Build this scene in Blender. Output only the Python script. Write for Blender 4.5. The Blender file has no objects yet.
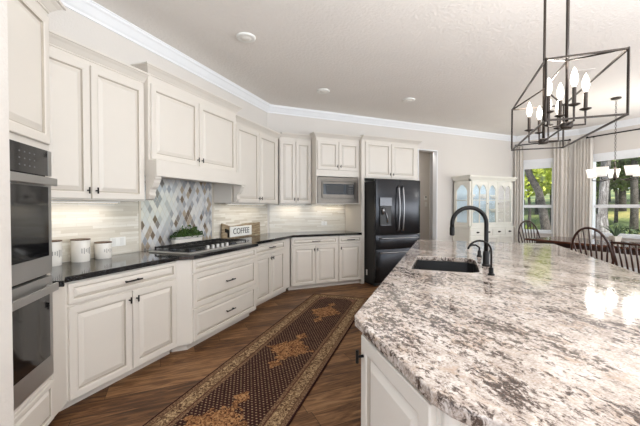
import bpy, bmesh, math, random
from math import sin, cos, pi, radians as R, sqrt
random.seed(7)
C = bpy.context.scene.collection
SC = bpy.context.scene
S = sqrt(.5)

def srgb(r, g, b):
    f = lambda c: (c/255/12.92) if c/255 <= .04045 else ((c/255+.055)/1.055)**2.4
    return (f(r), f(g), f(b), 1)

# ------------------------------------------------------------------ camera, world, lights, exposure
cam = bpy.data.objects.new('camera', bpy.data.cameras.new('camera'))
C.objects.link(cam)
cam.data.sensor_width = 36
cam.data.lens = 335/640*36
cam.data.clip_start = .05
cam.location = (0, 0, 1.365)
cam.rotation_euler = (R(90-1.0027), 0, R(-24.2))
SC.camera = cam

world = bpy.data.worlds.new('world')
SC.world = world
world.use_nodes = True
bg = world.node_tree.nodes['Background']
bg.inputs[0].default_value = (.80, .89, 1, 1)
bg.inputs[1].default_value = 2.2

sun = bpy.data.objects.new('sun', bpy.data.lights.new('sun', 'SUN'))
sun.data.energy = 9.0
sun.data.color = (1, .93, .80)
sun.data.angle = R(1)
sun.rotation_euler = (R(42), R(-12), 0)          # from behind the photographer, over the roof
C.objects.link(sun)

def area(name, loc, rot, sx, sy, watts, col=(1, 1, 1)):
    l = bpy.data.lights.new(name, 'AREA')
    l.shape = 'RECTANGLE'; l.size = sx; l.size_y = sy; l.energy = watts; l.color = col
    o = bpy.data.objects.new(name, l); C.objects.link(o)
    o.location = loc; o.rotation_euler = rot
    return o
# unseen area lights added to fill the room from behind and from the right
area('fill_rear', (2.4, -4.0, 1.60), (R(120), 0, 0), 9.0, 2.4, 190, (.90, .95, 1))
area('fill_right', (8.45, -.6, 1.65), (R(122), 0, R(90)), 6.0, 2.0, 270, (.90, .95, 1))
# added upward fill behind the camera, unseen, to lighten the ceiling
area('ceiling_fill', (1.9, -1.5, 1.3), (R(180), 0, 0), 3.2, 2.2, 430, (.90, .95, 1))
area('hall_fill', (5.3, 6.00, 2.74), (0, 0, 0), .5, .2, 6, (1, .93, .84))  # added unseen fill to lighten the hall

SC.view_settings.view_transform = 'Standard'
SC.view_settings.look = 'None'
SC.view_settings.exposure = -0.22
SC.view_settings.gamma = 1
SC.view_settings.use_curve_mapping = False
SC.cycles.max_bounces = 8
SC.cycles.diffuse_bounces = 5
SC.cycles.sample_clamp_indirect = 6
SC.cycles.use_denoising = True

# ------------------------------------------------------------------ node helpers
class NT:
    def __init__(s, name):
        s.m = bpy.data.materials.new(name); s.m.use_nodes = True
        s.t = s.m.node_tree; s.b = s.t.nodes['Principled BSDF']
    def link(s, a, b): s.t.links.new(a, b)
    def node(s, typ, **kw):
        n = s.t.nodes.new(typ)
        for k, v in kw.items(): setattr(n, k, v)
        return n
    def put(s, sock, v):
        if hasattr(v, 'is_output'): s.link(v, sock)
        else: sock.default_value = v
    def math(s, op, a, b=0.0, c=0.0):
        n = s.node('ShaderNodeMath', operation=op)
        s.put(n.inputs[0], a); s.put(n.inputs[1], b); s.put(n.inputs[2], c)
        return n.outputs[0]
    def obj(s): return s.node('ShaderNodeTexCoord').outputs['Object']
    def sep(s, v):
        n = s.node('ShaderNodeSeparateXYZ'); s.link(v, n.inputs[0]); return n.outputs
    def comb(s, x, y, z=0.0):
        n = s.node('ShaderNodeCombineXYZ')
        for i, v in enumerate((x, y, z)): s.put(n.inputs[i], v)
        return n.outputs[0]
    def mapv(s, v, scale=(1, 1, 1), rot=(0, 0, 0)):
        n = s.node('ShaderNodeMapping'); s.link(v, n.inputs[0])
        n.inputs['Scale'].default_value = scale; n.inputs['Rotation'].default_value = rot
        return n.outputs[0]
    def noise(s, v, scale, detail=3.0, rough=.55, dist=0.0):
        n = s.node('ShaderNodeTexNoise'); s.link(v, n.inputs['Vector'])
        n.inputs['Scale'].default_value = scale; n.inputs['Detail'].default_value = detail
        n.inputs['Roughness'].default_value = rough; n.inputs['Distortion'].default_value = dist
        return n.outputs['Fac']
    def white(s, v):
        n = s.node('ShaderNodeTexWhiteNoise', noise_dimensions='3D'); s.link(v, n.inputs['Vector']); return n.outputs['Value']
    def ramp(s, f, stops, interp='LINEAR'):
        n = s.node('ShaderNodeValToRGB'); s.put(n.inputs[0], f)
        r = n.color_ramp; r.interpolation = interp
        while len(r.elements) < len(stops): r.elements.new(.5)
        for e, (p, c) in zip(r.elements, stops):
            e.position = p; e.color = c if len(c) == 4 else (*c, 1)
        return n.outputs['Color']
    def mix(s, f, a, b):
        n = s.node('ShaderNodeMix', data_type='RGBA')
        s.put(n.inputs[0], f); s.put(n.inputs[6], a); s.put(n.inputs[7], b)
        return n.outputs[2]
    def step(s, a, edge, soft=.002):
        n = s.node('ShaderNodeMapRange'); n.clamp = True
        s.put(n.inputs[0], a); n.inputs[1].default_value = edge-soft; n.inputs[2].default_value = edge+soft
        return n.outputs[0]
    def bump(s, h, strength, dist=.01):
        n = s.node('ShaderNodeBump'); n.inputs['Strength'].default_value = strength; n.inputs['Distance'].default_value = dist
        s.link(h, n.inputs['Height']); s.link(n.outputs[0], s.b.inputs['Normal'])
    def color(s, c): s.put(s.b.inputs['Base Color'], c)
    def rough(s, r): s.put(s.b.inputs['Roughness'], r)

MATS = {}
def plain(name, col, rough=.5, metal=0.0, vary=.04, scale=12, spec=None, coat=0):
    """a painted / metal surface with a faint procedural mottling"""
    if name in MATS: return MATS[name]
    n = NT(name)
    f = n.noise(n.obj(), scale, 2)
    d = tuple(c*(1-vary) for c in col[:3]); l = tuple(min(1, c*(1+vary)) for c in col[:3])
    n.color(n.ramp(f, [(.3, d), (.7, l)]))
    n.rough(rough); n.b.inputs['Metallic'].default_value = metal
    if spec is not None: n.b.inputs['Specular IOR Level'].default_value = spec
    if coat: n.b.inputs['Coat Weight'].default_value = coat
    MATS[name] = n.m
    return n.m

def emit(name, col, strength, base=(.9, .9, .9, 1)):
    n = NT(name); n.color(base)
    n.b.inputs['Emission Color'].default_value = col; n.b.inputs['Emission Strength'].default_value = strength
    return n.m

paint = plain('cabinet_paint', srgb(220, 214, 205), .38, vary=.012, scale=4)
hutch_paint = plain('hutch_paint', srgb(230, 228, 218), .45, vary=.02, scale=6)
trim_white = plain('trim_white', srgb(238, 240, 243), .4, vary=.01)
groove_tone = plain('cabinet_groove_tone', srgb(184, 175, 162), .5, vary=.05)  # darker taupe tone for the door panel grooves
black_metal = plain('black_metal', srgb(26, 24, 23), .38, .6)
bronze = plain('bronze', srgb(66, 60, 56), .28, .85)
steel = plain('stainless_steel', srgb(178, 177, 175), .42, .85, vary=.06, scale=3)
dark_steel = plain('dark_steel', srgb(92, 93, 96), .26, 1.0, vary=.05, scale=3)
handle_steel = plain('handle_steel', srgb(158, 158, 160), .30, 1.0)
black_glass = plain('black_glass', srgb(16, 16, 18), .06, 0, spec=.6)
cast_iron = plain('cast_iron', srgb(24, 24, 25), .5)
black_plastic = plain('black_plastic', srgb(18, 18, 19), .35)
white_plastic = plain('white_plastic', srgb(238, 238, 234), .35, vary=.01)
ceramic = plain('ceramic', srgb(236, 232, 224), .22, vary=.02)
dark_wood = plain('dark_wood', srgb(58, 35, 28), .3, vary=.25, scale=8)
sink_black = plain('sink_black', srgb(20, 20, 21), .42)
brass_grey = plain('knob_dark', srgb(52, 48, 42), .4, .7)
shade_white = plain('shade_white', srgb(245, 240, 230), .3, vary=.02)
fabric = None

# walls and ceiling
def wall_mat(name, col, bscale, bstr):
    n = NT(name); o = n.obj()
    n.color(n.ramp(n.noise(o, 2.5, 2), [(.3, tuple(c*.98 for c in col[:3])), (.7, col[:3])]))
    n.rough(.8); n.bump(n.noise(o, bscale, 3, .6), bstr, .01)
    return n.m
wall_paint = wall_mat('wall_paint', srgb(220, 215, 209), 60, .25)
ceiling_paint = wall_mat('ceiling_paint', srgb(236, 232, 227), 30, .7)

# wood look planks along X
n = NT('floor_planks'); o = n.obj()
x, y, z = n.sep(o)
rowf = n.math('DIVIDE', y, .185); row = n.math('FLOOR', rowf)
off = n.math('MULTIPLY', n.white(n.comb(row, 3.1)), 1.0)
colf = n.math('ADD', n.math('DIVIDE', x, 1.22), off); col = n.math('FLOOR', colf)
rnd = n.white(n.comb(row, col, 1.7))
gv = n.comb(n.math('ADD', n.math('MULTIPLY', x, 1.6), n.math('MULTIPLY', rnd, 37)), n.math('MULTIPLY', y, 13), rnd)
grain = n.noise(gv, 1.7, 6, .64, 1.3)
fine = n.noise(n.comb(n.math('MULTIPLY', x, 5), n.math('MULTIPLY', y, 90), rnd), 2, 3)
g = n.math('ADD', n.math('MULTIPLY', grain, .80), n.math('ADD', n.math('MULTIPLY', rnd, .12), n.math('MULTIPLY', fine, .16)))
base = n.ramp(g, [(.33, srgb(48, 31, 20)), (.45, srgb(82, 55, 35)), (.55, srgb(114, 80, 52)), (.66, srgb(148, 111, 76)), (.8, srgb(168, 136, 100))])
fy = n.math('FRACT', rowf); fx = n.math('FRACT', colf)
gap = n.math('MAXIMUM', n.math('LESS_THAN', fy, .014), n.math('LESS_THAN', fx, .0026))
n.color(n.mix(gap, base, srgb(30, 20, 15))); n.rough(n.math('MULTIPLY_ADD', grain, .25, .40)); n.b.inputs['Specular IOR Level'].default_value = .25; n.bump(n.math('MULTIPLY_ADD', gap, -1.0, grain), .12, .004)
floor_mat = n.m

# linear glass tile backsplash
n = NT('linear_tile'); o = n.obj(); x, y, z = n.sep(o)
rowf = n.math('DIVIDE', z, .0255); row = n.math('FLOOR', rowf)
colf = n.math('ADD', n.math('DIVIDE', x, .34), n.math('MULTIPLY', n.white(n.comb(row, .5)), 5)); col = n.math('FLOOR', colf)
rnd = n.white(n.comb(row, col, .3))
streak = n.noise(n.comb(n.math('MULTIPLY', x, 3), n.math('MULTIPLY', z, 40), rnd), 2, 3)
base = n.ramp(n.math('ADD', n.math('MULTIPLY', rnd, .6), n.math('MULTIPLY', streak, .4)), [(.2, srgb(206, 199, 184)), (.5, srgb(222, 217, 205)), (.8, srgb(234, 231, 222))])
gap = n.math('MAXIMUM', n.math('LESS_THAN', n.math('FRACT', rowf), .07), n.math('LESS_THAN', n.math('FRACT', colf), .008))
n.color(n.mix(gap, base, srgb(206, 199, 186))); n.rough(.16); n.bump(n.math('SUBTRACT', n.math('MULTIPLY', rnd, .3), gap), .12, .002)
linear_tile = n.m

# diamond glass mosaic (x along the wall, z up)
n = NT('diamond_tile'); o = n.obj(); x, y, z = n.sep(o)
a = n.math('DIVIDE', x, .066); b = n.math('DIVIDE', z, .112)
p = n.math('ADD', a, b); q = n.math('SUBTRACT', a, b)
ip = n.math('FLOOR', p); iq = n.math('FLOOR', q)
rnd = n.white(n.comb(ip, iq, 2.2))
tile = n.ramp(rnd, [(0, srgb(226, 228, 230)), (.24, srgb(200, 203, 207)), (.44, srgb(172, 175, 180)), (.60, srgb(236, 235, 232)), (.78, srgb(146, 142, 138)), (.87, srgb(132, 118, 104)), (.94, srgb(184, 170, 152))], 'CONSTANT')
fp = n.math('FRACT', p); fq = n.math('FRACT', q)
gap = n.math('LESS_THAN', n.math('MINIMUM', fp, fq), .07)
n.color(n.mix(gap, tile, srgb(186, 180, 172))); n.rough(n.math('MULTIPLY_ADD', gap, .4, .12))
n.b.inputs['Metallic'].default_value = .25
n.bump(n.math('SUBTRACT', n.math('MULTIPLY', rnd, .6), gap), .25, .003)
diamond_tile = n.m

# black granite worktop
n = NT('black_granite'); o = n.obj()
sp = n.noise(o, 160, 2, .6); big = n.noise(o, 9, 3)
n.color(n.mix(n.math('MULTIPLY', n.step(sp, .62, .04), n.step(big, .42, .1)), srgb(20, 20, 22), srgb(96, 98, 102)))
n.rough(.09); n.b.inputs['Specular IOR Level'].default_value = .6
black_granite = n.m

# pale island granite, veins drifting along one diagonal
n = NT('island_granite'); o = n.obj()
v = n.mapv(o, (1, 1, 1), (0, 0, R(-78)))
vs = n.mapv(v, (.95, 1.5, 1))
cluster = n.noise(n.mapv(v, (.75, 1.4, 1)), 3.0, 3, .55, .8)
mid = n.noise(vs, 9, 5, .65, .9)
fine = n.noise(vs, 40, 6, .76, .5)
dots = n.noise(o, 140, 3, .6)
base = n.ramp(n.math('ADD', n.math('MULTIPLY', mid, .55), n.math('MULTIPLY', dots, .45)), [(.36, srgb(158, 144, 134)), (.48, srgb(194, 184, 176)), (.6, srgb(220, 214, 209))])
k = n.math('ADD', n.math('MULTIPLY', n.math('SUBTRACT', cluster, .5), .46), n.math('MULTIPLY_ADD', n.math('SUBTRACT', mid, .5), .35, fine))
greyb = n.mix(n.math('MULTIPLY', n.step(k, .500, .06), .75), base, srgb(150, 135, 126))
tan = n.mix(n.math('MULTIPLY', n.step(n.noise(vs, 13, 4, .65, 1.), .60, .06), .55), greyb, srgb(176, 152, 130))
dk = n.step(k, .552, .04)
n.color(n.mix(n.math('MULTIPLY', dk, .93), tan, n.ramp(dots, [(.38, srgb(36, 30, 29)), (.62, srgb(84, 68, 60))])))
n.rough(.10); n.b.inputs['Specular IOR Level'].default_value = .6
island_granite = n.m

# runner rug: local x along its length (0 at the far end, growing toward the camera), y across
RUGW, RUGL, MED0, MEDS = .86, 4.0, .82, 1.19
n = NT('persian_runner'); o = n.obj(); x, y, z = n.sep(o)
ay = n.math('ABSOLUTE', y)
d = n.math('MINIMUM', n.math('SUBTRACT', RUGW/2, ay), x)
# arch of the field at the far end
ex = n.math('MAXIMUM', n.math('SUBTRACT', .40, x), 0)
arch = n.math('SQRT', n.math('ADD', n.math('MULTIPLY', n.math('MULTIPLY', ex, ex), 1.0), n.math('MULTIPLY', ay, ay)))
orn = n.noise(n.mapv(o, (1, 1, 1)), 62, 2, .5, 1.6)
orn2 = n.noise(o, 120, 2)
def dotgrid(sx, sy, rad, shift=0.0):
    fx = n.math('SUBTRACT', n.math('FRACT', n.math('DIVIDE', x, sx)), .5); r_ = n.math('FLOOR', n.math('DIVIDE', x, sx))
    fy = n.math('SUBTRACT', n.math('FRACT', n.math('ADD', n.math('DIVIDE', y, sy), n.math('MULTIPLY', r_, .5))), .5)
    return n.math('LESS_THAN', n.math('SQRT', n.math('ADD', n.math('MULTIPLY', fx, fx), n.math('MULTIPLY', fy, fy))), rad)
field = n.mix(n.math('MULTIPLY', dotgrid(.026, .030, .22), n.step(orn2, .42, .1)), n.ramp(orn, [(.35, srgb(38, 25, 24)), (.6, srgb(66, 41, 36))]), srgb(166, 138, 108))
xm = n.math('SUBTRACT', n.math('FRACT', n.math('DIVIDE', n.math('SUBTRACT', x, MED0-MEDS/2), MEDS)), .5)
axm = n.math('MULTIPLY', n.math('ABSOLUTE', xm), MEDS)
wob = n.math('MULTIPLY', n.math('SUBTRACT', n.noise(o, 20, 3), .5), 1.3)
md = n.math('ADD', n.math('ADD', n.math('DIVIDE', axm, .255), n.math('DIVIDE', ay, .215)), wob)
pend = n.math('ADD', n.math('ADD', n.math('DIVIDE', n.math('ABSOLUTE', n.math('SUBTRACT', axm, .325)), .085), n.math('DIVIDE', ay, .062)), wob)
med = n.math('MAXIMUM', n.math('LESS_THAN', md, 1.0), n.math('MAXIMUM', n.math('LESS_THAN', pend, 1.0), n.math('MULTIPLY', n.math('LESS_THAN', ay, .014), n.math('LESS_THAN', axm, .41))))
medc = n.ramp(n.noise(o, 44, 3, .6, 1.2), [(.40, srgb(70, 42, 32)), (.5, srgb(134, 92, 60)), (.60, srgb(176, 136, 94))])
c1 = n.mix(med, field, medc)
span = n.ramp(orn, [(.36, srgb(92, 52, 46)), (.6, srgb(150, 112, 92))])
c1 = n.mix(n.math('GREATER_THAN', arch, .262), c1, span)
orn3 = n.noise(o, 52, 3, .65, 1.0)
band = n.ramp(orn3, [(.40, srgb(72, 50, 40)), (.50, srgb(132, 106, 78)), (.62, srgb(186, 160, 124))])
guard = n.ramp(orn2, [(.40, srgb(84, 60, 46)), (.6, srgb(140, 112, 86))])
soft = n.math('ADD', d, n.math('MULTIPLY', n.math('SUBTRACT', orn3, .5), .03))
c2 = n.mix(n.math('LESS_THAN', soft, .178), c1, guard)
c2 = n.mix(n.math('LESS_THAN', soft, .152), c2, srgb(84, 54, 44))
c2 = n.mix(n.math('LESS_THAN', soft, .142), c2, band)
c2 = n.mix(n.math('LESS_THAN', d, .050), c2, srgb(96, 70, 54))
c2 = n.mix(n.math('LESS_THAN', d, .044), c2, guard)
c2 = n.mix(n.math('LESS_THAN', d, .012), c2, srgb(50, 28, 28))
n.color(c2); n.rough(.95); n.bump(orn2, .4, .004); n.b.inputs['Specular IOR Level'].default_value = .1
rug_mat = n.m

# curtain fabric
n = NT('curtain_fabric'); o = n.obj()
n.color(n.ramp(n.noise(n.mapv(o, (1, 1, .25)), 130, 2), [(.3, srgb(206, 200, 192)), (.7, srgb(224, 219, 211))])); n.rough(.9)
fabric = n.m

# weathered plank board
n = NT('plank_wood'); o = n.obj()
n.color(n.ramp(n.noise(n.mapv(o, (2, 8, 26)), 2.2, 5, .65, .5), [(.3, srgb(96, 80, 60)), (.5, srgb(150, 130, 102)), (.68, srgb(190, 180, 156))])); n.rough(.75)
plank_wood = n.m
n = NT('lid_wood'); o = n.obj()
n.color(n.ramp(n.noise(n.mapv(o, (3, 20, 3)), 4, 3), [(.3, srgb(74, 52, 38)), (.7, srgb(112, 84, 62))])); n.rough(.5)
lid_wood = n.m
# table top, dark glossy
n = NT('table_wood'); o = n.obj()
n.color(n.ramp(n.noise(n.mapv(o, (20, 1.5, 3)), 2, 4, .6), [(.3, srgb(66, 40, 32)), (.7, srgb(110, 74, 60))])); n.rough(.14)
table_wood = n.m

# glass pane: thin, clear, reflecting at grazing angles
n = NT('pane_glass')
t = n.t; t.nodes.remove(n.b)
tr = n.node('ShaderNodeBsdfTransparent'); gl = n.node('ShaderNodeBsdfGlossy'); gl.inputs['Roughness'].default_value = .02
lw = n.node('ShaderNodeLayerWeight'); fr = n.math('MULTIPLY_ADD', n.math('POWER', lw.outputs['Facing'], 4.0), .45, .035)
ms = n.node('ShaderNodeMixShader'); n.link(fr, ms.inputs[0]); n.link(tr.outputs[0], ms.inputs[1]); n.link(gl.outputs[0], ms.inputs[2])
n.link(ms.outputs[0], t.nodes['Material Output'].inputs[0])
pane_glass = n.m

# outdoors
n = NT('lawn_grass'); o = n.obj()
n.color(n.ramp(n.math('ADD', n.math('MULTIPLY', n.noise(o, .35, 4), .7), n.math('MULTIPLY', n.noise(o, 14, 3), .3)), [(.38, srgb(60, 80, 44)), (.52, srgb(96, 112, 62)), (.62, srgb(164, 156, 98))])); n.rough(.95)
lawn_mat = n.m
def leaf_mat(name, a, b):
    n = NT(name); o = n.obj()
    n.color(n.ramp(n.noise(o, 2.2, 4, .7), [(.35, a), (.65, b)])); n.rough(.7)
    n.b.inputs['Transmission Weight'].default_value = 0
    return n.m
leaf_bright = leaf_mat('leaf_bright', srgb(128, 150, 44), srgb(200, 208, 84))
leaf_mid = leaf_mat('leaf_mid', srgb(56, 76, 40), srgb(116, 134, 72))
leaf_dark = leaf_mat('leaf_dark', srgb(38, 56, 34), srgb(84, 104, 58))
herb_mat = leaf_mat('herb_leaf', srgb(34, 62, 24), srgb(86, 116, 44))
agave_mat = leaf_mat('agave_leaf', srgb(52, 72, 50), srgb(98, 116, 84))
n = NT('bark'); o = n.obj()
n.color(n.ramp(n.noise(n.mapv(o, (6, 6, 1.5)), 3, 5, .7), [(.36, srgb(70, 66, 66)), (.52, srgb(112, 110, 111)), (.68, srgb(164, 163, 166))])); n.rough(.9)
bark = n.m
bark_dark = plain('bark_dark', srgb(78, 74, 72), .9, vary=.55, scale=7)

# ------------------------------------------------------------------ mesh helpers
class MB:
    def __init__(s): s.v = []; s.f = []
    def add(s, vs, fs):
        k = len(s.v); s.v += [tuple(p) for p in vs]; s.f += [tuple(i+k for i in f) for f in fs]; return s
    def box(s, x0, y0, z0, x1, y1, z1):
        vs = [(x, y, z) for z in (z0, z1) for y in (y0, y1) for x in (x0, x1)]
        return s.add(vs, [(0, 2, 3, 1), (4, 5, 7, 6), (0, 1, 5, 4), (2, 6, 7, 3), (0, 4, 6, 2), (1, 3, 7, 5)])
    def prism(s, poly, z0, z1):
        k = len(poly)
        vs = [(x, y, z0) for x, y in poly]+[(x, y, z1) for x, y in poly]
        return s.add(vs, [tuple(range(k))[::-1], tuple(range(k, 2*k))]+[(i, (i+1) % k, (i+1) % k+k, i+k) for i in range(k)])
    def xprism(s, poly, x0, x1):                  # poly in (y, z), extruded along x
        k = len(poly)
        vs = [(x0, y, z) for y, z in poly]+[(x1, y, z) for y, z in poly]
        return s.add(vs, [tuple(range(k)), tuple(range(k, 2*k))[::-1]]+[(i, (i+1) % k, (i+1) % k+k, i+k) for i in range(k)])
    def yprism(s, poly, y0, y1):                  # poly in (x, z)
        k = len(poly)
        vs = [(x, y0, z) for x, z in poly]+[(x, y1, z) for x, z in poly]
        return s.add(vs, [tuple(range(k)), tuple(range(k, 2*k))[::-1]]+[(i, (i+1) % k, (i+1) % k+k, i+k) for i in range(k)])
    def lathe(s, prof, n=24, c=(0, 0, 0)):
        vs = []; fs = []
        for r, z in prof:
            for i in range(n): a = 2*pi*i/n; vs.append((c[0]+r*cos(a), c[1]+r*sin(a), c[2]+z))
        for j in range(len(prof)-1):
            for i in range(n): fs.append((j*n+i, j*n+(i+1) % n, (j+1)*n+(i+1) % n, (j+1)*n+i))
        if prof[0][0] > 1e-5: fs.append(tuple(range(n))[::-1])
        if prof[-1][0] > 1e-5: fs.append(tuple(range((len(prof)-1)*n, len(prof)*n)))
        return s.add(vs, fs)
    def tube(s, pts, r, n=8):
        import mathutils
        P = [mathutils.Vector(p) for p in pts]; rs = r if isinstance(r, (list, tuple)) else [r]*len(P)
        vs = []; fs = []; up = None
        for i, p in enumerate(P):
            t = ((P[min(i+1, len(P)-1)]-P[max(i-1, 0)])).normalized()
            if up is None:
                up = mathutils.Vector((0, 0, 1)) if abs(t.z) < .9 else mathutils.Vector((1, 0, 0))
            a = t.cross(up).normalized(); b = a.cross(t).normalized(); up = b
            for k in range(n):
                w = 2*pi*(k+.5)/n; vs.append(p+(a*cos(w)+b*sin(w))*rs[i])
        for i in range(len(P)-1):
            for k in range(n): fs.append((i*n+k, i*n+(k+1) % n, (i+1)*n+(k+1) % n, (i+1)*n+k))
        fs.append(tuple(range(n))[::-1]); fs.append(tuple(range((len(P)-1)*n, len(P)*n)))
        return s.add(vs, fs)
    def sweep(s, path, prof, close_prof=True):    # profile (out to the right of travel, z); mitred at the corners
        k = len(prof); vs = []; N = len(path)
        for i, (x, y) in enumerate(path):
            def nrm(a, b):
                dx, dy = b[0]-a[0], b[1]-a[1]; l = math.hypot(dx, dy); return (dy/l, -dx/l)
            n1 = nrm(path[i-1], path[i]) if i else nrm(path[0], path[1])
            n2 = nrm(path[i], path[i+1]) if i < N-1 else n1
            if not i: n1 = n2
            mx, my = n1[0]+n2[0], n1[1]+n2[1]; l2 = (mx*mx+my*my)/2
            for o_, z in prof: vs.append((x+mx/l2*o_, y+my/l2*o_, z))
        fs = [(i*k+j, i*k+(j+1) % k, (i+1)*k+(j+1) % k, (i+1)*k+j) for i in range(N-1) for j in range(k)]
        fs += [tuple(range(k)), tuple(range((N-1)*k, N*k))[::-1]]
        return s.add(vs, fs)
    def rects(s, x0, z0, x1, z1, y, prof):        # nested rectangles: (inset, y offset); makes a panelled door front
        vs = []; fs = []
        for ins, dy in prof:
            vs += [(x0+ins, y+dy, z0+ins), (x1-ins, y+dy, z0+ins), (x1-ins, y+dy, z1-ins), (x0+ins, y+dy, z1-ins)]
        for j in range(len(prof)-1):
            for i in range(4): fs.append((j*4+i, j*4+(i+1) % 4, j*4+4+(i+1) % 4, j*4+4+i))
        m = len(prof)-1
        fs += [(0, 3, 2, 1), (m*4, m*4+1, m*4+2, m*4+3)]
        return s.add(vs, fs)
    def build(s, name, mat, parent=None, loc=(0, 0, 0), rz=0, smooth=False, bevel=0, split=False, mat2=None, second=()):
        me = bpy.data.meshes.new(name); me.from_pydata(s.v, [], s.f); me.update()
        bm = bmesh.new(); bm.from_mesh(me)
        bmesh.ops.recalc_face_normals(bm, faces=bm.faces)
        if bevel:
            es = [e for e in bm.edges if len(e.link_faces) == 2 and e.calc_face_angle(0) > .5]
            bmesh.ops.bevel(bm, geom=es, offset=bevel, segments=2, affect='EDGES', profile=.5)
        if smooth:
            for f in bm.faces: f.smooth = True
            if split:
                for e in bm.edges:
                    if len(e.link_faces) == 2 and e.calc_face_angle(0) > .6: e.smooth = False
        bm.to_mesh(me); bm.free()
        me.materials.append(mat)
        if mat2:
            me.materials.append(mat2)
            for i in second: me.polygons[i].material_index = 1
        o = bpy.data.objects.new(name, me); C.objects.link(o)
        o.location = loc; o.rotation_euler = (0, 0, rz)
        if parent: o.parent = parent
        return o

def tag(o, label, cat, group=None):
    o['label'] = label; o['category'] = cat
    if group: o['group'] = group
    return o
def thing(name, label, cat, loc=(0, 0, 0), rz=0, group=None):
    o = bpy.data.objects.new(name, None); C.objects.link(o); o.empty_display_size = .1
    o.location = loc; o.rotation_euler = (0, 0, rz)
    return tag(o, label, cat, group)
def struct(o):
    o['kind'] = 'structure'; return o
def dup(root, loc, rz, label, group=None):
    r = root.copy(); C.objects.link(r); r.location = loc; r.rotation_euler = (0, 0, rz); r['label'] = label
    for ch in list(root.children):
        c = ch.copy(); C.objects.link(c); c.parent = r
        for gch in ch.children:
            d_ = gch.copy(); C.objects.link(d_); d_.parent = c
    return r
def W(u, v): return ((u+v)*S, (u-v)*S)            # the angled range wall: u along it, v out of it
A45 = R(45)

def text_mesh(txt, size, depth=.001):
    cu = bpy.data.curves.new('lettering', 'FONT'); cu.body = txt; cu.size = size; cu.extrude = depth
    cu.align_x = 'CENTER'; cu.align_y = 'CENTER'
    o = bpy.data.objects.new('lettering', cu); C.objects.link(o)
    dg = bpy.context.evaluated_depsgraph_get()
    me = bpy.data.meshes.new_from_object(o.evaluated_get(dg))
    bpy.data.objects.remove(o)
    return me

# ------------------------------------------------------------------ the setting
CEIL = 3.14
C0 = (1.568, 5.74); C1 = (7.99, 5.74)
LH = R(-64.2)                                     # window wall of the bay: local x runs toward the camera
C2 = (C1[0]+1.30*cos(LH), C1[1]+1.30*sin(LH))
struct(MB().box(-3.6, -4.4, -.10, 8.75, 8.2, 0).build('floor', floor_mat))
struct(MB().box(-3.6, -4.4, CEIL, 8.75, 8.2, CEIL+.1).build('ceiling', ceiling_paint))
# left wall behind the range, 12 cm thick
a0, a1 = W(-.9, -2.95), C0
b1 = (C0[0]-.05, C0[1]+.12); b0 = W(-.9, -3.07)
struct(MB().prism([a0, a1, b1, b0], 0, CEIL).build('wall_left', wall_paint))
m = MB()
m.box(C0[0]-.05, 5.74, 0, 4.90, 5.86, CEIL).box(5.44, 5.74, 0, C1[0], 5.86, CEIL).box(4.90, 5.74, 2.62, 5.44, 5.86, CEIL)
struct(m.build('wall_back', wall_paint))
# hall beyond the cased opening
hall = MB().box(4.5, 6.75, 0, 7.2, 6.87, CEIL)
struct(hall.build('wall_hall', wall_paint))
struct(MB().box(4.5, 5.87, 0, 4.6, 6.74, CEIL).build('wall_hall_side', wall_paint))
struct(MB().box(7.1, 5.87, 0, 7.2, 6.74, CEIL).build('wall_hall_end', wall_paint))
struct(MB().box(4.6, 5.87, 2.76, 7.1, 6.74, 2.86).build('ceiling_hall', ceiling_paint))
# jamb lining of the opening
m = MB().box(5.425, 5.735, 0, 5.445, 5.865, 2.62).box(4.895, 5.735, 0, 4.915, 5.865, 2.62).box(4.915, 5.735, 2.605, 5.425, 5.865, 2.625)
struct(m.build('trim_2', trim_white))
struct(MB().box(6.14, 6.735, 0, 6.22, 6.75, 2.76).build('trim_3', trim_white))
# bay wall with its window (local: x from the corner, y outward)
def holed(L, H, x0, x1, z0, z1, th=.12):
    return MB().box(0, 0, 0, x0, th, H).box(x1, 0, 0, L, th, H).box(x0, 0, 0, x1, th, z0).box(x0, 0, z1, x1, th, H)
struct(holed(1.30, CEIL, .14, .84, .76, 2.50).build('wall_dining', wall_paint, loc=(*C1, 0), rz=LH))
struct(holed(8.9, CEIL, .22, 2.35, .76, 2.50).build('wall_right', wall_paint, loc=(*C2, 0), rz=R(-90)))
# drywall end of the wall beside the ovens
struct(MB().box(-1.9, 1.28, 0, -.520, 1.555, CEIL).build('wall_near', wall_paint, bevel=.004))

def window(name, x0, x1, z0, z1, rail, blind, loc, rz):
    m = MB().box(x0, -.012, z0-.09, x0+.06, .1, z1).box(x1-.06, -.012, z0-.09, x1, .1, z1)
    m.box(x0, -.012, z1-.05, x1, .1, z1+.035).box(x0+.06, .03, z0, x1-.06, .09, z0+.05)
    w = struct(m.build(name, trim_white, loc=loc, rz=rz))
    MB().box(x0+.06, .035, rail-.035, x1-.06, .085, rail+.035).build('sash_rail', trim_white, w)
    MB().box(x0+.06, .055, z0+.05, x1-.06, .060, z1-.05).build('pane', pane_glass, w)
    MB().box(x0-.02, -.06, z0-.03, x1+.02, .03, z0).build('window_sill', trim_white, w)
    m = MB()
    k = 9; h = (z1-.02-blind)/k
    for i in range(k): m.box(x0+.065, -.008+(i % 2)*.004, blind+i*h, x1-.065, .022, blind+i*h+h*.93)
    m.build('raised_blind', trim_white, w)
    return w
window('window_1', .14, .84, .76, 2.50, 1.385, 2.305, (*C1, 0), LH)
window('window_2', .22, 2.35, .76, 2.50, 1.385, 2.365, (*C2, 0), R(-90))
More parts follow.
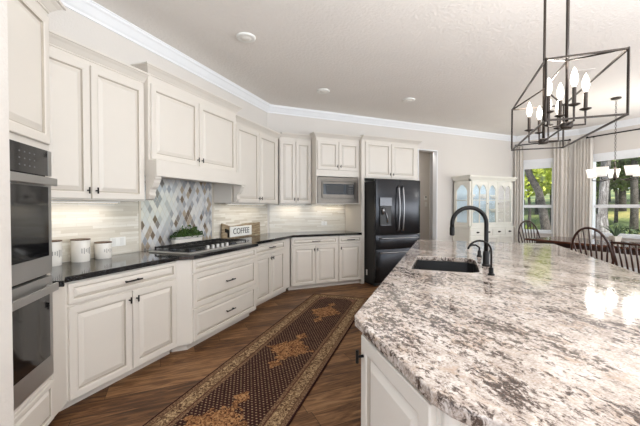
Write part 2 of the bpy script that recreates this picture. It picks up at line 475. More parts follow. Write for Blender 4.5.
# crown moulding running round the room
prof = [(0, CEIL-.125), (.012, CEIL-.125), (.016, CEIL-.105), (.03, CEIL-.09), (.062, CEIL-.042), (.078, CEIL-.03), (.082, CEIL-.012), (.09, CEIL-.010), (.09, CEIL), (0, CEIL)]
struct(MB().sweep([W(-.7, -2.95), C0, C1, C2, (C2[0], -4)], prof).build('trim_1', trim_white))
bprof = [(0, 0), (.014, 0), (.014, .12), (.008, .135), (0, .135)]
struct(MB().sweep([(5.45, 5.74), C1, C2, (C2[0], -4)], bprof).build('baseboard_right', trim_white))

# ------------------------------------------------------------------ cabinet builders (local: x along the face, y into the wall, face at y = 0)
def door_prof(rail=.058):
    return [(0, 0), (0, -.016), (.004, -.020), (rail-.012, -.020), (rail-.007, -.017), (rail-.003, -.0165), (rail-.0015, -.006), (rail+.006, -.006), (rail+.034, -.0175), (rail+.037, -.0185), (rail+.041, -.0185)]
def drawer_prof(rail=.034):
    return [(0, 0), (0, -.016), (.004, -.020), (rail-.008, -.020), (rail-.004, -.017), (rail-.002, -.0165), (rail-.001, -.007), (rail+.005, -.007), (rail+.020, -.0175), (rail+.022, -.0185), (rail+.025, -.0185)]
GROOVE = tuple(range(20, 28))   # the groove round the raised panel, in the darker tone
def tknob(p, x, z, y=-.020):
    m = MB().tube([(x, y, z), (x, y-.024, z)], .0055, 8).tube([(x, y-.026, z-.025), (x, y-.026, z+.025)], .0062, 8)
    m.build('knob', black_metal, p, smooth=True, split=True)
def pull(p, x, z, half=.075, y=-.020):
    m = MB().tube([(x-half, y-.030, z), (x+half, y-.030, z)], .006, 8)
    for s in (-1, 1): m.tube([(x+s*half*.72, y, z), (x+s*half*.72, y-.03, z)], .005, 8)
    m.build('pull', black_metal, p, smooth=True, split=True)
def door(p, x0, z0, x1, z1, knob=None, rail=.058):
    d = MB().rects(x0, z0, x1, z1, 0, door_prof(rail)).build('door', paint, p, mat2=groove_tone, second=GROOVE)
    if knob: tknob(d, *knob)
    return d
def drawer(p, x0, z0, x1, z1, bar=True, rail=.034):
    d = MB().rects(x0, z0, x1, z1, 0, drawer_prof(rail)).build('drawer', paint, p, mat2=groove_tone, second=GROOVE)
    if bar: pull(d, (x0+x1)/2, (z0+z1)/2)
    return d
def carcass(p, x0, x1, z0, z1, depth, gapz=()):
    return MB().box(x0, 0, z0, x1, depth, z1).build('body', paint, p, bevel=.0015)
def toe(p, x0, x1, depth, rec=.075, h=.076):
    MB().box(x0, rec, 0, x1, depth, h).build('toe_kick', paint, p)
CROWN = [(0, .036), (.010, .036), (.010, .046), (.016, .050), (.040, .078), (.056, .090), (.060, .096), (.072, .098), (.072, .114), (0, .114)]
def crown(p, path, z):
    MB().sweep(path, [(o_, z+h) for o_, h in CROWN]).build('crown', paint, p)

# ---- base cabinets on the angled wall
def base_unit(label, u0, u1, v, dx0, dx1, loc=None, rz=A45):
    t = thing('base_cabinet', label, 'cabinet', loc, rz, 'base cabinets')
    return t
ZT = .874
def wloc(u, v): x, y = W(u, v); return (x, y, 0)
t = thing('base_cabinet', 'cream base cabinet nearest the wall ovens with one wide drawer over two doors', 'cabinet', wloc(1.45, -2.335), A45, 'base cabinets')
carcass(t, 0, .950, .076, ZT, .58); toe(t, 0, .950, .58)
drawer(t, .010, .722, .945, .862); door(t, .010, .082, .480, .706, (.452, .640)); door(t, .490, .082, .945, .706, (.518, .640))
# filler turning from the ovens to the base run
p0 = (-.655, 2.520); p1 = W(1.45, -2.335)
f = MB().prism([p0, p1, W(1.45, -2.45), (-.75, 2.515)], .076, ZT)
tag(f.build('filler_panel', paint), 'plain narrow cream filler strip between the oven tower and the base cabinets', 'cabinet panel')

t = thing('drawer_cabinet', 'projecting cream drawer cabinet under the gas cooktop with angled sides', 'cabinet', wloc(2.505, -2.245), A45, 'base cabinets')
MB().prism([(0, 0), (1.115, 0), (1.205, .092), (1.205, .66), (-.100, .66), (-.100, .092)], .076, ZT).build('body', paint, t)
MB().prism([(.02, .075), (1.095, .075), (1.18, .17), (1.18, .66), (-.07, .66), (-.07, .17)], 0, .076).build('toe_kick', paint, t)
drawer(t, .008, .742, 1.107, .866, False); drawer(t, .008, .412, 1.107, .730, rail=.05); drawer(t, .008, .090, 1.107, .398, rail=.05)

t = thing('base_cabinet', 'cream base cabinet beside the cooktop drawers, next to the room corner', 'cabinet', wloc(3.715, -2.375), A45, 'base cabinets')
carcass(t, 0, 1.16, .076, ZT, .54); toe(t, 0, 1.17, .54)
drawer(t, .09, .722, .945, .862); door(t, .09, .082, .513, .706, (.487, .640)); door(t, .521, .082, .945, .706, (.547, .640))

# ---- base cabinets on the back wall
t = thing('base_cabinet', 'cream two door base cabinet on the back wall beside the corner', 'cabinet', (1.79, 5.13, 0), 0, 'base cabinets')
carcass(t, 0, .855, .076, ZT, .59); toe(t, -.02, .855, .59)
drawer(t, .018, .738, .835, .862); door(t, .018, .082, .424, .724, (.398, .66)); door(t, .432, .082, .835, .724, (.458, .66))
t = thing('base_cabinet', 'narrow cream single door base cabinet next to the black refrigerator', 'cabinet', (2.648, 5.13, 0), 0, 'base cabinets')
carcass(t, 0, .456, .076, ZT, .59); toe(t, 0, .456, .59)
drawer(t, .010, .738, .450, .862); door(t, .010, .082, .450, .724, (.042, .66))

# ---- black worktop
poly = [(-.592, 2.512), W(1.43, -2.300), W(2.405, -2.300), W(2.50, -2.205), W(3.635, -2.205), W(3.73, -2.315), (1.825, 5.095), (3.104, 5.095), (3.104, 5.728), (1.575, 5.728), W(.95, -2.935), (-1.22, 2.56)]
tag(MB().prism(poly, .876, .914).build('worktop', black_granite, bevel=.004), 'polished black granite worktop following the angled wall base cabinets', 'countertop')

# ---- upper cabinets on the angled wall
t = thing('wall_cabinet', 'tall cream two door wall cabinet above the canisters', 'cabinet', wloc(1.44, -2.62), A45, 'wall cabinets')
carcass(t, 0, .886, 1.42, 2.575, .325); crown(t, [(0, 0), (.886, 0)], 2.468)
door(t, .012, 1.43, .374, 2.470, (.345, 1.495)); door(t, .384, 1.43, .872, 2.470, (.412, 1.495))

t = thing('range_hood', 'cream wooden hood cabinet above the cooktop with two doors and carved brackets', 'range hood', wloc(2.328, -2.57), A45)
MB().box(0, 0, 1.80, 1.36, .376, 2.65).build('body', paint, t, bevel=.0015)
crown(t, [(0, .376), (0, 0), (1.36, 0), (1.36, .376)], 2.546)
door(t, .02, 1.812, .648, 2.505, (.620, 1.878)); door(t, .662, 1.812, 1.34, 2.505, (.690, 1.878))
m = MB().box(0, -.095, 1.65, 1.445, .045, 1.80).box(.0, .045, 1.70, 1.355, .376, 1.80)
m.build('mantel', paint, t, bevel=.002)
def corbel(x0, x1):
    pr = [(.04, 1.65), (-.075, 1.65), (-.078, 1.628), (-.066, 1.615), (-.060, 1.59), (-.040, 1.555), (-.012, 1.53), (-.004, 1.50), (-.010, 1.475), (.012, 1.44), (.04, 1.43)]
    MB().xprism(pr, x0, x1).build('corbel', paint, t)
corbel(.0, .072); corbel(1.372, 1.440)
MB().box(.30, -.02, 1.688, 1.05, .34, 1.70).build('hood_insert', steel, t)

t = thing('wall_cabinet', 'cream two door wall cabinet between the hood and the corner', 'cabinet', wloc(3.70, -2.65), A45, 'wall cabinets')
carcass(t, 0, 1.30, 1.42, 2.575, .285); crown(t, [(.0, 0), (1.30, 0)], 2.466)
door(t, .10, 1.43, .672, 2.47, (.645, 1.495)); door(t, .682, 1.43, 1.215, 2.47, (.710, 1.495))

# ---- upper cabinets on the back wall
t = thing('wall_cabinet', 'cream two door wall cabinet on the back wall, left of the microwave', 'cabinet', (1.685, 5.41, 0), 0, 'wall cabinets')
carcass(t, 0, .578, 1.42, 2.605, .325); crown(t, [(0.02, 0), (.578, 0)], 2.495)
door(t, .010, 1.432, .282, 2.485, (.256, 1.50)); door(t, .291, 1.432, .570, 2.485, (.317, 1.50))

mw_steel = plain('microwave_steel', srgb(112, 106, 99), .34, 1.0, vary=.06)
t = thing('microwave_cabinet', 'cream cabinet with two short doors above the built in microwave', 'cabinet', (2.268, 5.20, 0), 0, 'wall cabinets')
m = MB().box(0, 0, 1.895, .836, .53, 2.615).box(0, 0, 1.42, .018, .53, 1.895).box(.818, 0, 1.42, .836, .53, 1.895).box(.018, 0, 1.42, .818, .53, 1.433).box(.018, .45, 1.433, .818, .53, 1.895)
m.build('body', paint, t); crown(t, [(0, .13), (0, 0), (.836, 0)], 2.506)
door(t, .018, 2.005, .413, 2.495, (.387, 2.07)); door(t, .423, 2.005, .818, 2.495, (.449, 2.07))
mw = thing('microwave', 'stainless steel microwave built into the cabinet left of the refrigerator', 'microwave', (2.289, 5.20, 1.434), 0)
m = MB().rects(-.004, 0, .798, .448, 0, [(0, .002), (0, -.012), (.004, -.016), (.070, -.016), (.072, -.010), (.074, .010), (.076, .010)]); m.build('trim_kit', mw_steel, mw)
MB().box(.082, -.022, .088, .712, .38, .365).build('housing', mw_steel, mw, bevel=.003)
MB().box(.098, -.028, .150, .540, -.022, .332).build('door_glass', black_glass, mw)
MB().box(.155, -.0285, .172, .490, -.028, .312).build('door_screen', plain('mw_screen', srgb(34, 33, 32), .3), mw)
MB().box(.544, -.028, .150, .700, -.022, .332).build('control_panel', black_plastic, mw)
m = MB()
for i in range(3):
    for j in range(4): m.box(.588+i*.03, -.030, .158+j*.03, .606+i*.03, -.028, .176+j*.03)
m.box(.588, -.030, .292, .678, -.028, .318)
m.build('keypad', plain('keypad_grey', srgb(96, 96, 95), .5), mw)

# ---- refrigerator surround and refrigerator
t = thing('refrigerator_cabinet', 'cream cabinet with two doors over the black refrigerator and full height side panels', 'cabinet', (3.107, 5.12, 0), 0, 'wall cabinets')
MB().box(.0, 0, 0, .062, .60, 2.64).build('side_panel', paint, t); MB().box(1.205, 0, 0, 1.245, .60, 2.64).build('side_panel', paint, t)
MB().box(.062, 0, 1.885, 1.205, .60, 2.64).build('body', paint, t); crown(t, [(0, .0), (1.245, 0), (1.245, .60)], 2.520)
door(t, .075, 1.905, .622, 2.53, (.594, 1.965)); door(t, .634, 1.905, 1.190, 2.53, (.662, 1.965))

fr = thing('refrigerator', 'black stainless french door refrigerator with ice and water dispenser', 'refrigerator', (3.185, 4.75, 0), 0)
FW = .945
MB().box(.004, .085, .02, FW-.004, .90, 1.815).build('body', plain('fridge_side', srgb(16, 16, 17), .45), fr, bevel=.004)
def curved(x0, x1, z0, z1, xa=0, xb=FW):
    # a slightly bowed steel front
    N = 10; pts = []
    for i in range(N+1):
        x = x0+(x1-x0)*i/N; q_ = (x-xa)/(xb-xa)*2-1
        pts.append((x, .020*q_*q_*q_*q_+.008*q_*q_))
    return MB().prism(pts+[(x1, .075), (x0, .075)], z0, z1)
black_steel = plain('black_stainless', srgb(60, 61, 64), .24, .9, vary=.05, scale=3)
DL = curved(.0, FW/2-.003, .892, 1.842).build('door', black_steel, fr, smooth=True, split=True, bevel=.003)
DR = curved(FW/2+.003, FW, .892, 1.842).build('door', black_steel, fr, smooth=True, split=True, bevel=.003)
D1 = curved(0, FW, .652, .882).build('drawer', black_steel, fr, smooth=True, split=True, bevel=.003)
D2 = curved(0, FW, .075, .642).build('drawer', black_steel, fr, smooth=True, split=True, bevel=.003)
def bow(p, x, z0, z1):
    pts = [(x, .0, z0), (x, -.035, z0+.02)]+[(x, -.035-.028*sin(pi*i/10), z0+.03+(z1-z0-.06)*i/10) for i in range(11)]+[(x, -.035, z1-.02), (x, .0, z1)]
    MB().tube(pts, .0125, 10).build('handle', handle_steel, p, smooth=True)
bow(DL, FW/2-.045, .955, 1.725); bow(DR, FW/2+.045, .955, 1.725)
for D_, zz in ((D1, .832), (D2, .588)):
    pts = [(.075, .01, zz), (.080, -.035, zz)]+[(.10+(FW-.2)*i/8, -.04-.012*sin(pi*i/8), zz) for i in range(9)]+[(FW-.080, -.035, zz), (FW-.075, .01, zz)]
    MB().tube(pts, .012, 10).build('handle', handle_steel, D_, smooth=True)
dp = MB().box(.055, -.012, 1.385, .300, .01, 1.53).build('dispenser_panel', dark_steel, fr, bevel=.003)
dr = MB().box(.060, -.010, 1.05, .066, .01, 1.385).box(.290, -.010, 1.05, .296, .01, 1.385).box(.060, -.010, 1.04, .296, .01, 1.052).box(.066, .0035, 1.05, .290, .010, 1.385)
MB().box(.066, -.004, 1.052, .290, .006, 1.384).build('dispenser_recess', black_plastic, fr)
MB().tube([(.115, -.006, 1.345), (.115, -.022, 1.32), (.115, -.020, 1.24)], [.022, .024, .016], 10).build('ice_chute', handle_steel, fr, smooth=True)
MB().tube([(.165, -.010, 1.31), (.20, -.016, 1.20), (.215, -.014, 1.10)], .008, 8).build('water_paddle', handle_steel, fr, smooth=True)
MB().box(.075, -.020, 1.052, .280, -.004, 1.062).build('drip_tray', dark_steel, fr)
for xx in (.05, FW-.13): MB().box(xx, .03, 1.815, xx+.08, .12, 1.84).build('hinge_cover', black_plastic, fr)
for xx in (.06, FW-.06): MB().tube([(xx, .15, 0), (xx, .15, .025)], .02, 10).build('foot', black_plastic, fr)
MB().box(-.0005+.003, .30, .16, .004, .34, .26).build('rating_sticker', white_plastic, fr)

# ---- oven tower (local x runs away from the camera, face toward +X)
OT = R(81); OP = (-.672, 2.415, 0)
t = thing('oven_cabinet', 'tall cream cabinet housing the double wall oven at the left edge', 'cabinet', OP, OT)
m = MB().box(-.80, 0, 1.70, .092, .62, 2.60).box(-.80, 0, .08, .092, .62, .355).box(.048, 0, .355, .092, .62, 1.70).box(-.80, 0, .355, -.735, .62, 1.70).box(-.735, .58, .355, .048, .62, 1.70)
m.build('body', paint, t); toe(t, -.80, .092, .62, h=.08)
crown(t, [(-.80, 0), (.092, 0), (.092, .2)], 2.488)
door(t, -.79, 1.735, .070, 2.485)
drawer(t, -.79, .092, .070, .325, False)
ov = thing('double_wall_oven', 'stainless steel double wall oven with black glass doors', 'oven', (OP[0], OP[1], .357), OT)
H0 = .357
MB().box(-.733, .0, 0, .046, .57, 1.341).build('housing', dark_steel, ov)
def ovendoor(z0, z1, g0, g1, hz):
    d_ = MB().box(-.733, -.030, z0-H0, .046, -.001, z1-H0).build('door', steel, ov, bevel=.003)
    MB().box(-.690, -.033, g0-H0, .004, -.030, g1-H0).build('door_glass', black_glass, d_)
    m = MB().box(-.715, -.080, hz-.022-H0, .005, -.064, hz+.022-H0)
    for xx in (-.68, -.02): m.box(xx-.012, -.066, hz-.016-H0, xx+.012, -.030, hz+.016-H0)
    m.build('handle', steel, d_, bevel=.004)
ovendoor(.980, 1.538, 1.085, 1.480, 1.508)
ovendoor(.375, .965, .500, .880, .905)
cp = MB().box(-.733, -.030, 1.545-H0, .046, -.001, 1.690-H0).build('control_panel', black_glass, ov)
for i in range(4):
    for j in range(3): MB().box(-.27+i*.045, -.0306, 1.578+j*.034-H0, -.257+i*.045, -.030, 1.585+j*.034-H0).build('touch_key', plain('key_print', srgb(96, 96, 98), .5), cp)
MB().box(.008, -.032, 1.545-H0, .046, -.030, 1.690-H0).build('end_trim', steel, cp)

# ---- backsplash (structure: tiles fixed to the walls)
def tilesheet(name, x0, x1, z0, z1, mat, loc, rz, th=.008):
    o = MB().box(x0, -th, z0, x1, 0, z1).build(name, mat, loc=loc, rz=rz); o['kind'] = 'structure'; return o
AW = (*W(0, -2.95), 0)
tilesheet('wall_tile', .95, 2.535, .914, 1.42, linear_tile, AW, A45)
tilesheet('wall_tile', 2.56, 3.672, .914, 1.795, diamond_tile, AW, A45)
tilesheet('wall_tile', 3.70, 5.150, .914, 1.42, linear_tile, AW, A45)
tilesheet('wall_tile', 1.60, 3.105, .914, 1.425, linear_tile, (0, 5.74, 0), 0)
m = MB().box(2.535, -.014, .914, 2.56, 0, 1.795).box(3.672, -.014, .914, 3.70, 0, 1.795)
o = m.build('trim_4', plain('pencil_tile', srgb(206, 198, 184), .25), loc=AW, rz=A45); o['kind'] = 'structure'

# under cabinet lamps
def strip(label, x0, x1, loc, rz, watts):
    t = thing('under_cabinet_light', label, 'lamp', loc, rz, 'under cabinet lamps')
    MB().box(x0, 0, -.016, x1, .05, 0).build('housing', white_plastic, t)
    MB().box(x0+.02, .006, -.018, x1-.02, .044, -.016).build('diffuser', emit('strip_glow', (1, .88, .70, 1), 2.0), t)
    l = bpy.data.lights.new('strip_lamp', 'AREA'); l.shape = 'RECTANGLE'; l.size = x1-x0-.05; l.size_y = .03; l.energy = watts; l.color = (1, .88, .72)
    o = bpy.data.objects.new('strip_lamp', l); C.objects.link(o); o.parent = t; o.location = ((x0+x1)/2, .025, -.022)
strip('slim white light strip under the wall cabinet above the canisters', .1, .78, (*W(1.44, -2.80), 1.42), A45, .9)
strip('slim white light strip under the wall cabinet above the coffee sign', .12, 1.1, (*W(3.70, -2.78), 1.418), A45, .9)
strip('slim white light strip under the back wall cabinet and microwave', .05, .55, (1.685, 5.60, 1.42), 0, .7)
strip('short white light strip under the microwave cabinet', .05, .75, (2.30, 5.62, 1.425), 0, .8)

# ---- gas cooktop
ct = thing('gas_cooktop', 'stainless steel gas cooktop with black cast iron grates and front knobs', 'cooktop', (*W(2.505, -2.262), .9145), A45)
MB().box(0, 0, 0, 1.07, .52, .013).build('pan', plain('brushed_pan', srgb(190, 188, 184), .45, .7), ct, bevel=.005)
MB().box(.045, .055, .012, 1.05, .505, .0145).build('burner_deck', dark_steel, ct)
def grate(x0, x1, y0, y1):
    m = MB(); z0, z1 = .040, .050; b = .012
    for yy in (y0, (y0+y1)/2-b/2, y1-b): m.box(x0, yy, z0, x1, yy+b, z1)
    for k in range(4):
        xx = x0+(x1-x0-b)*k/3; m.box(xx, y0, z0, xx+b, y1, z1+.002)
    for xx in (x0, x1-b):
        for yy in (y0, y1-b): m.box(xx, yy, .0145, xx+b, yy+b, z0)
    m.build('grate', cast_iron, ct)
grate(.06, .36, .065, .50); grate(.37, .70, .11, .50); grate(.71, 1.04, .065, .50)
for bx, by, br in ((.19, .15, .045), (.19, .38, .038), (.535, .30, .06), (.88, .15, .038), (.88, .38, .045)):
    b_ = MB().lathe([(br+.012, .0145), (br+.012, .022), (br, .028), (br, .031)], 20, (bx, by, 0)).build('burner', dark_steel, ct, smooth=True, split=True)
    MB().lathe([(br-.006, .031), (br-.006, .037), (.0, .038)], 20, (bx, by, 0)).build('burner_cap', cast_iron, b_, smooth=True, split=True)
for k in range(5):
    MB().lathe([(.024, .0145), (.024, .019), (.020, .022), (.018, .052), (.0, .053)], 18, (.33+k*.080, .062, 0)).build('control_knob', plain('knob_satin', srgb(186, 184, 180), .4, .7), ct, smooth=True, split=True)

# ---- things on the worktop
def canister(label, u, r, h, v=-2.845):
    t = thing('canister', label, 'canister', (*W(u, v), .9145), A45, 'kitchen canisters')
    MB().lathe([(r*.93, 0), (r*.96, .004), (r, h*.5), (r*.985, h-.008), (r*.96, h), (0, h)], 28).build('jar', ceramic, t, smooth=True, split=True)
    MB().lathe([(r*1.02, h), (r*1.02, h+.007), (r*.98, h+.009), (0, h+.009)], 28).build('lid', lid_wood, t, smooth=True, split=True)
    m = MB(); random.seed(int(u*100))
    for k in range(5):
        x = (-2+k)*r*.22; z = h*.55; hh = h*random.uniform(.08, .2)
        yy = -sqrt(max(1e-5, (r*1.004)**2-x*x))
        m.box(x-r*.035, yy-.0012, z-hh, x+r*.035, yy+.003, z+hh*.6)
    m.build('printed_word', plain('print_grey', srgb(150, 146, 142), .6), t)
canister('tall cream canister with wooden lid closest to the ovens', 1.672, .066, .185)
canister('cream canister with wooden lid, middle one of three', 1.89, .068, .178)
canister('short cream canister with wooden lid beside the outlet', 2.085, .066, .135)

pl = thing('herb_planter', 'white trough planter with grey stripes and bushy green plant behind the cooktop', 'planter', (*W(3.12, -2.850), .9145), A45)
def oval(rx, ry, N=28): return [(rx*math.copysign(abs(cos(2*pi*i/N))**.6, cos(2*pi*i/N)), ry*math.copysign(abs(sin(2*pi*i/N))**.6, sin(2*pi*i/N))) for i in range(N)]
m = MB(); lv = [(.215, .052, 0), (.235, .060, .105), (.240, .064, .112), (.232, .056, .112), (.225, .05, .09)]
vs = []; N = 28
for rx, ry, z in lv: vs += [(x, y, z) for x, y in oval(rx, ry)]
fs = [(j*N+i, j*N+(i+1) % N, (j+1)*N+(i+1) % N, (j+1)*N+i) for j in range(len(lv)-1) for i in range(N)]+[tuple(range(N))[::-1], tuple(range((len(lv)-1)*N, len(lv)*N))]
m.add(vs, fs); m.build('trough', ceramic, pl, smooth=True, split=True)
m = MB()
for z in (.088, .100):
    rx = .217+.018*z/.105+.0035; ry = .0535+.0075*z/.105+.0012
    P = oval(rx, ry); m.add([(x, y, z) for x, y in P]+[(x, y, z+.005) for x, y in P], [(i, (i+1) % N, (i+1) % N+N, i+N) for i in range(N)])
m.build('stripe', plain('stripe_grey', srgb(110, 114, 116), .5), pl)
def leaves(cnt, fpos, size, rs):
    rng = random.Random(rs); m = MB(); import mathutils
    for _ in range(cnt):
        p = fpos(rng); s = size*rng.uniform(.6, 1.3)
        rot = mathutils.Euler((rng.uniform(-1.2, 1.2), rng.uniform(-1.2, 1.2), rng.uniform(0, 6.28))).to_matrix()
        q = [rot @ mathutils.Vector(c) for c in ((-.5*s, 0, 0), (0, -.28*s, .06*s), (.5*s, 0, 0), (0, .28*s, .06*s))]
        m.add([(p[0]+c.x, p[1]+c.y, p[2]+c.z) for c in q], [(0, 1, 2, 3)])
    return m
def herbpos(r):
    while 1:
        x, y, z = r.uniform(-1, 1), r.uniform(-1, 1), r.uniform(0, 1)
        if x*x+y*y+z*z < 1: return (x*.27, y*.070, .10+z*.115*(1-.35*x*x)*(1+.25*sin(17*x)))
leaves(750, herbpos, .034, 3).build('foliage', herb_mat, pl)

sg = thing('coffee_sign', 'weathered wooden plank board with a white COFFEE plaque leaning on the tile', 'sign', (*W(4.33, -2.893), .9145), A45)
m = MB().yprism([(-.50, 0), (.50, 0), (.49, .205), (.10, .20), (-.30, .17), (-.49, .225), (-.50, .225)], 0, .02); m.build('board', plank_wood, sg)
MB().box(-.34, -.012, .02, .22, -.002, .170).build('plaque', plain('enamel_white', srgb(240, 240, 236), .3), sg, bevel=.002)
MB().yprism([(-.44, .15), (-.36, .12), (-.36, .02), (-.385, .02), (-.385, .085), (-.44, .10)], -.014, 0).build('bracket', black_metal, sg)
me = text_mesh('COFFEE', .120); me.materials.append(plain('ink', srgb(52, 52, 54), .5))
o = bpy.data.objects.new('lettering', me); C.objects.link(o); o.parent = sg; o.location = (-.06, -.0135, .095); o.rotation_euler = (R(90), 0, 0); o.scale = (1.02, 1, 1)

def outlet(label, w, h, loc, rz, gangs):
    t = thing('wall_outlet', label, 'outlet', loc, rz, 'wall outlets')
    MB().box(-w/2, -.005, -h/2, w/2, 0, h/2).build('cover_plate', white_plastic, t, bevel=.0015)
    for k in range(gangs):
        cx = (k-(gangs-1)/2)*w/gangs
        MB().box(cx-.017, -.008, -.035, cx+.017, -.005, .035).build('socket', plain('socket_white', srgb(226, 226, 222), .4), t)
outlet('wide white double outlet plate beside the shortest canister', .165, .085, (*W(2.30, -2.9415), 1.035), A45, 2)
outlet('small white outlet plate on the tile near the corner counter of the back wall', .115, .075, (2.66, 5.7315, 1.06), 0, 1)

# ---- runner
ru = R(45+3.2)
far = W(4.88, -1.515)
tag(MB().box(0, -RUGW/2, .002, RUGL, RUGW/2, .011).build('runner_rug', rug_mat, loc=(far[0], far[1], 0), rz=ru+pi), 'long dark maroon patterned runner rug with tan borders on the wood floor', 'rug')

# ------------------------------------------------------------------ island
UV = lambda pts: [W(u, v) for u, v in pts]
def arc(c, r, a0, a1, k): return [(c[0]+r*cos(a0+(a1-a0)*i/k), c[1]+r*sin(a0+(a1-a0)*i/k)) for i in range(k+1)]
top_uv = [(4.85, -.385), (1.36, -.362), (1.325, -.350), (.865, -.035), (.825, .010), (.795, .07), (.778, .14), (.768, .25), (.760, .55), (.768, .85)]+arc((1.10, .90), .33, pi, pi/2, 6)+[(4.87, 1.232)]
isl = UV(top_uv)
isk = thing('island_worktop', 'large pale speckled granite worktop on the kitchen island with a sink cutout', 'countertop', (0, 0, 0))
# top with a sink hole: build by triangulating outer + inner loops
sink_uv = [(2.52, -.245), (3.21, -.255), (3.21, .17), (3.16, .215), (3.10, .225), (2.60, .215), (2.55, .20), (2.52, .15)]
def slab(outer, hole, z0, z1, name, mat, parent=None, bev=.006):
    bm = bmesh.new(); import mathutils
    rings = []
    for loop in (outer, hole):
        vs = [bm.verts.new((x, y, z1)) for x, y in loop]
        rings.append([bm.edges.new((vs[i], vs[(i+1) % len(vs)])) for i in range(len(vs))])
    bmesh.ops.triangle_fill(bm, use_beauty=True, use_dissolve=True, edges=rings[0]+rings[1])
    ret = bmesh.ops.extrude_face_region(bm, geom=bm.faces[:])
    for v in [g for g in ret['geom'] if isinstance(g, bmesh.types.BMVert)]: v.co.z = z0
    bmesh.ops.recalc_face_normals(bm, faces=bm.faces)
    es = [e for e in bm.edges if len(e.link_faces) == 2 and e.calc_face_angle(0) > 1.2 and abs(e.verts[0].co.z-e.verts[1].co.z) < 1e-5]
    bmesh.ops.bevel(bm, geom=es, offset=bev, segments=3, affect='EDGES', profile=.5)
    me = bpy.data.meshes.new(name); bm.to_mesh(me); bm.free(); me.materials.append(mat)
    o = bpy.data.objects.new(name, me); C.objects.link(o)
    if parent: o.parent = parent
    return o
slab(isl, UV(sink_uv), .876, .914, 'slab', island_granite, isk)
# body
body_uv = [(4.80, -.345), (1.345, -.325), (1.315, -.312), (.885, -.016), (.885, .04), (.98, .07), (.98, .80), (4.80, .80)]
ic = thing('island_cabinet', 'cream island base cabinet under the speckled granite worktop', 'cabinet', (0, 0, 0))
def ring_wall(poly, z0, z1, th=.02):
    m = MB(); k = len(poly)
    m.add([(x, y, z) for z in (z0, z1) for x, y in poly], [(i, (i+1) % k, (i+1) % k+k, i+k) for i in range(k)])
    m.add([(x, y, z0) for x, y in poly], [tuple(range(k))])
    return m
ring_wall(UV(body_uv), .10, .875).build('body', paint, ic)
toe_uv = [(4.75, -.27), (1.36, -.25), (.98, .02), (1.05, .08), (1.05, .75), (4.75, .75)]
ring_wall(UV(toe_uv), 0, .10).build('toe_kick', paint, ic)
# end door on the clipped corner
e0 = W(1.315, -.312); e1 = W(.885, -.016)
ang = math.atan2(e1[1]-e0[1], e1[0]-e0[0]); EL = math.hypot(e1[0]-e0[0], e1[1]-e0[1])
def place(o): o.location = (e0[0], e0[1], 0); o.rotation_euler = (0, 0, ang)
d_ = MB().rects(.022, .115, EL-.012, .862, 0, door_prof(.062)).build('door', paint, ic, mat2=groove_tone, second=GROOVE); place(d_)
tknob(d_, .052, .790)
# corner post and side panel past the door
p_ = MB().lathe([(.022, .10), (.022, .875)], 16, (*W(.880, .012), 0)).build('corner_post', paint, ic, smooth=True, split=True)
MB().prism(UV([(.975, .075), (.962, .075), (.962, .79), (.975, .79)]), .12, .86).build('end_panel', paint, ic)
for k in range(5):
    u0 = 1.45+k*.665
    q0 = W(u0, -.327-(u0-1.345)*.0058); 
    dd = MB().rects(.01, .115, .645, .862, 0, door_prof(.058)).build('door', paint, ic, mat2=groove_tone, second=GROOVE)
    dd.location = (*W(u0+.655, -.330-(u0-1.345)*.0058), 0); dd.rotation_euler = (0, 0, R(225))
    tknob(dd, .05, .79)
# sink
sk = thing('kitchen_sink', 'black undermount composite sink set in the island granite', 'sink', (0, 0, 0))
def inset(poly, d, cx, cy): return [(cx+(x-cx)*(1-d), cy+(y-cy)*(1-d)) for x, y in poly]
so = UV(sink_uv); cx = sum(p[0] for p in so)/len(so); cy = sum(p[1] for p in so)/len(so)
k = len(so); i1 = inset(so, .01, cx, cy); i2 = inset(so, .06, cx, cy)
m = MB(); m.add([(x, y, .875) for x, y in i1]+[(x, y, .68) for x, y in i2], [(i, (i+1) % k, (i+1) % k+k, i+k) for i in range(k)]+[tuple(range(k, 2*k))])
m.build('basin', sink_black, sk)
dx, dy = W(2.85, .0); MB().lathe([(.0, .6815), (.042, .6815), (.045, .684), (.040, .6845)], 20, (dx, dy, 0)).build('drain', steel, sk, smooth=True)
# faucets
def faucet_at(u, v): return (*W(u, v), .9145)
fc = thing('kitchen_faucet', 'tall matte black gooseneck faucet with pull down spout behind the sink', 'faucet', faucet_at(2.84, .28), A45)
# local x = u, local y = -v : spout reaches toward +y
MB().lathe([(.030, 0), (.030, .012), (.024, .02), (.023, .10), (.019, .115)], 20).build('base', black_metal, fc, smooth=True, split=True)
rad = .122; zc = .325; dxs = -.36
pts = [(0, 0, .10), (0, 0, .2), (0, 0, zc)]+[((rad-rad*cos(pi*i/14))*dxs, rad-rad*cos(pi*i/14), zc+rad*sin(pi*i/14)) for i in range(1, 15)]
e_ = pts[-1]
MB().tube(pts+[(e_[0], e_[1], zc-.03)], .0155, 14).build('gooseneck', black_metal, fc, smooth=True)
MB().tube([(e_[0], e_[1], zc-.028), (e_[0], e_[1], zc-.085), (e_[0], e_[1], zc-.092)], [.0185, .0185, .013], 14).build('spray_head', black_metal, fc, smooth=True, split=True)
MB().tube([(0, 0, .07), (.035, -.02, .075)], .011, 10).tube([(.035, -.02, .075), (.065, -.035, .12)], .006, 8).build('lever', black_metal, fc, smooth=True)
ff = thing('filter_faucet', 'small black curved water filter tap nearest the camera beside the sink', 'faucet', faucet_at(2.475, .275), A45)
MB().lathe([(.022, 0), (.022, .008), (.015, .014), (.014, .05)], 16).build('base', black_metal, ff, smooth=True, split=True)
rad = .074; zc = .155
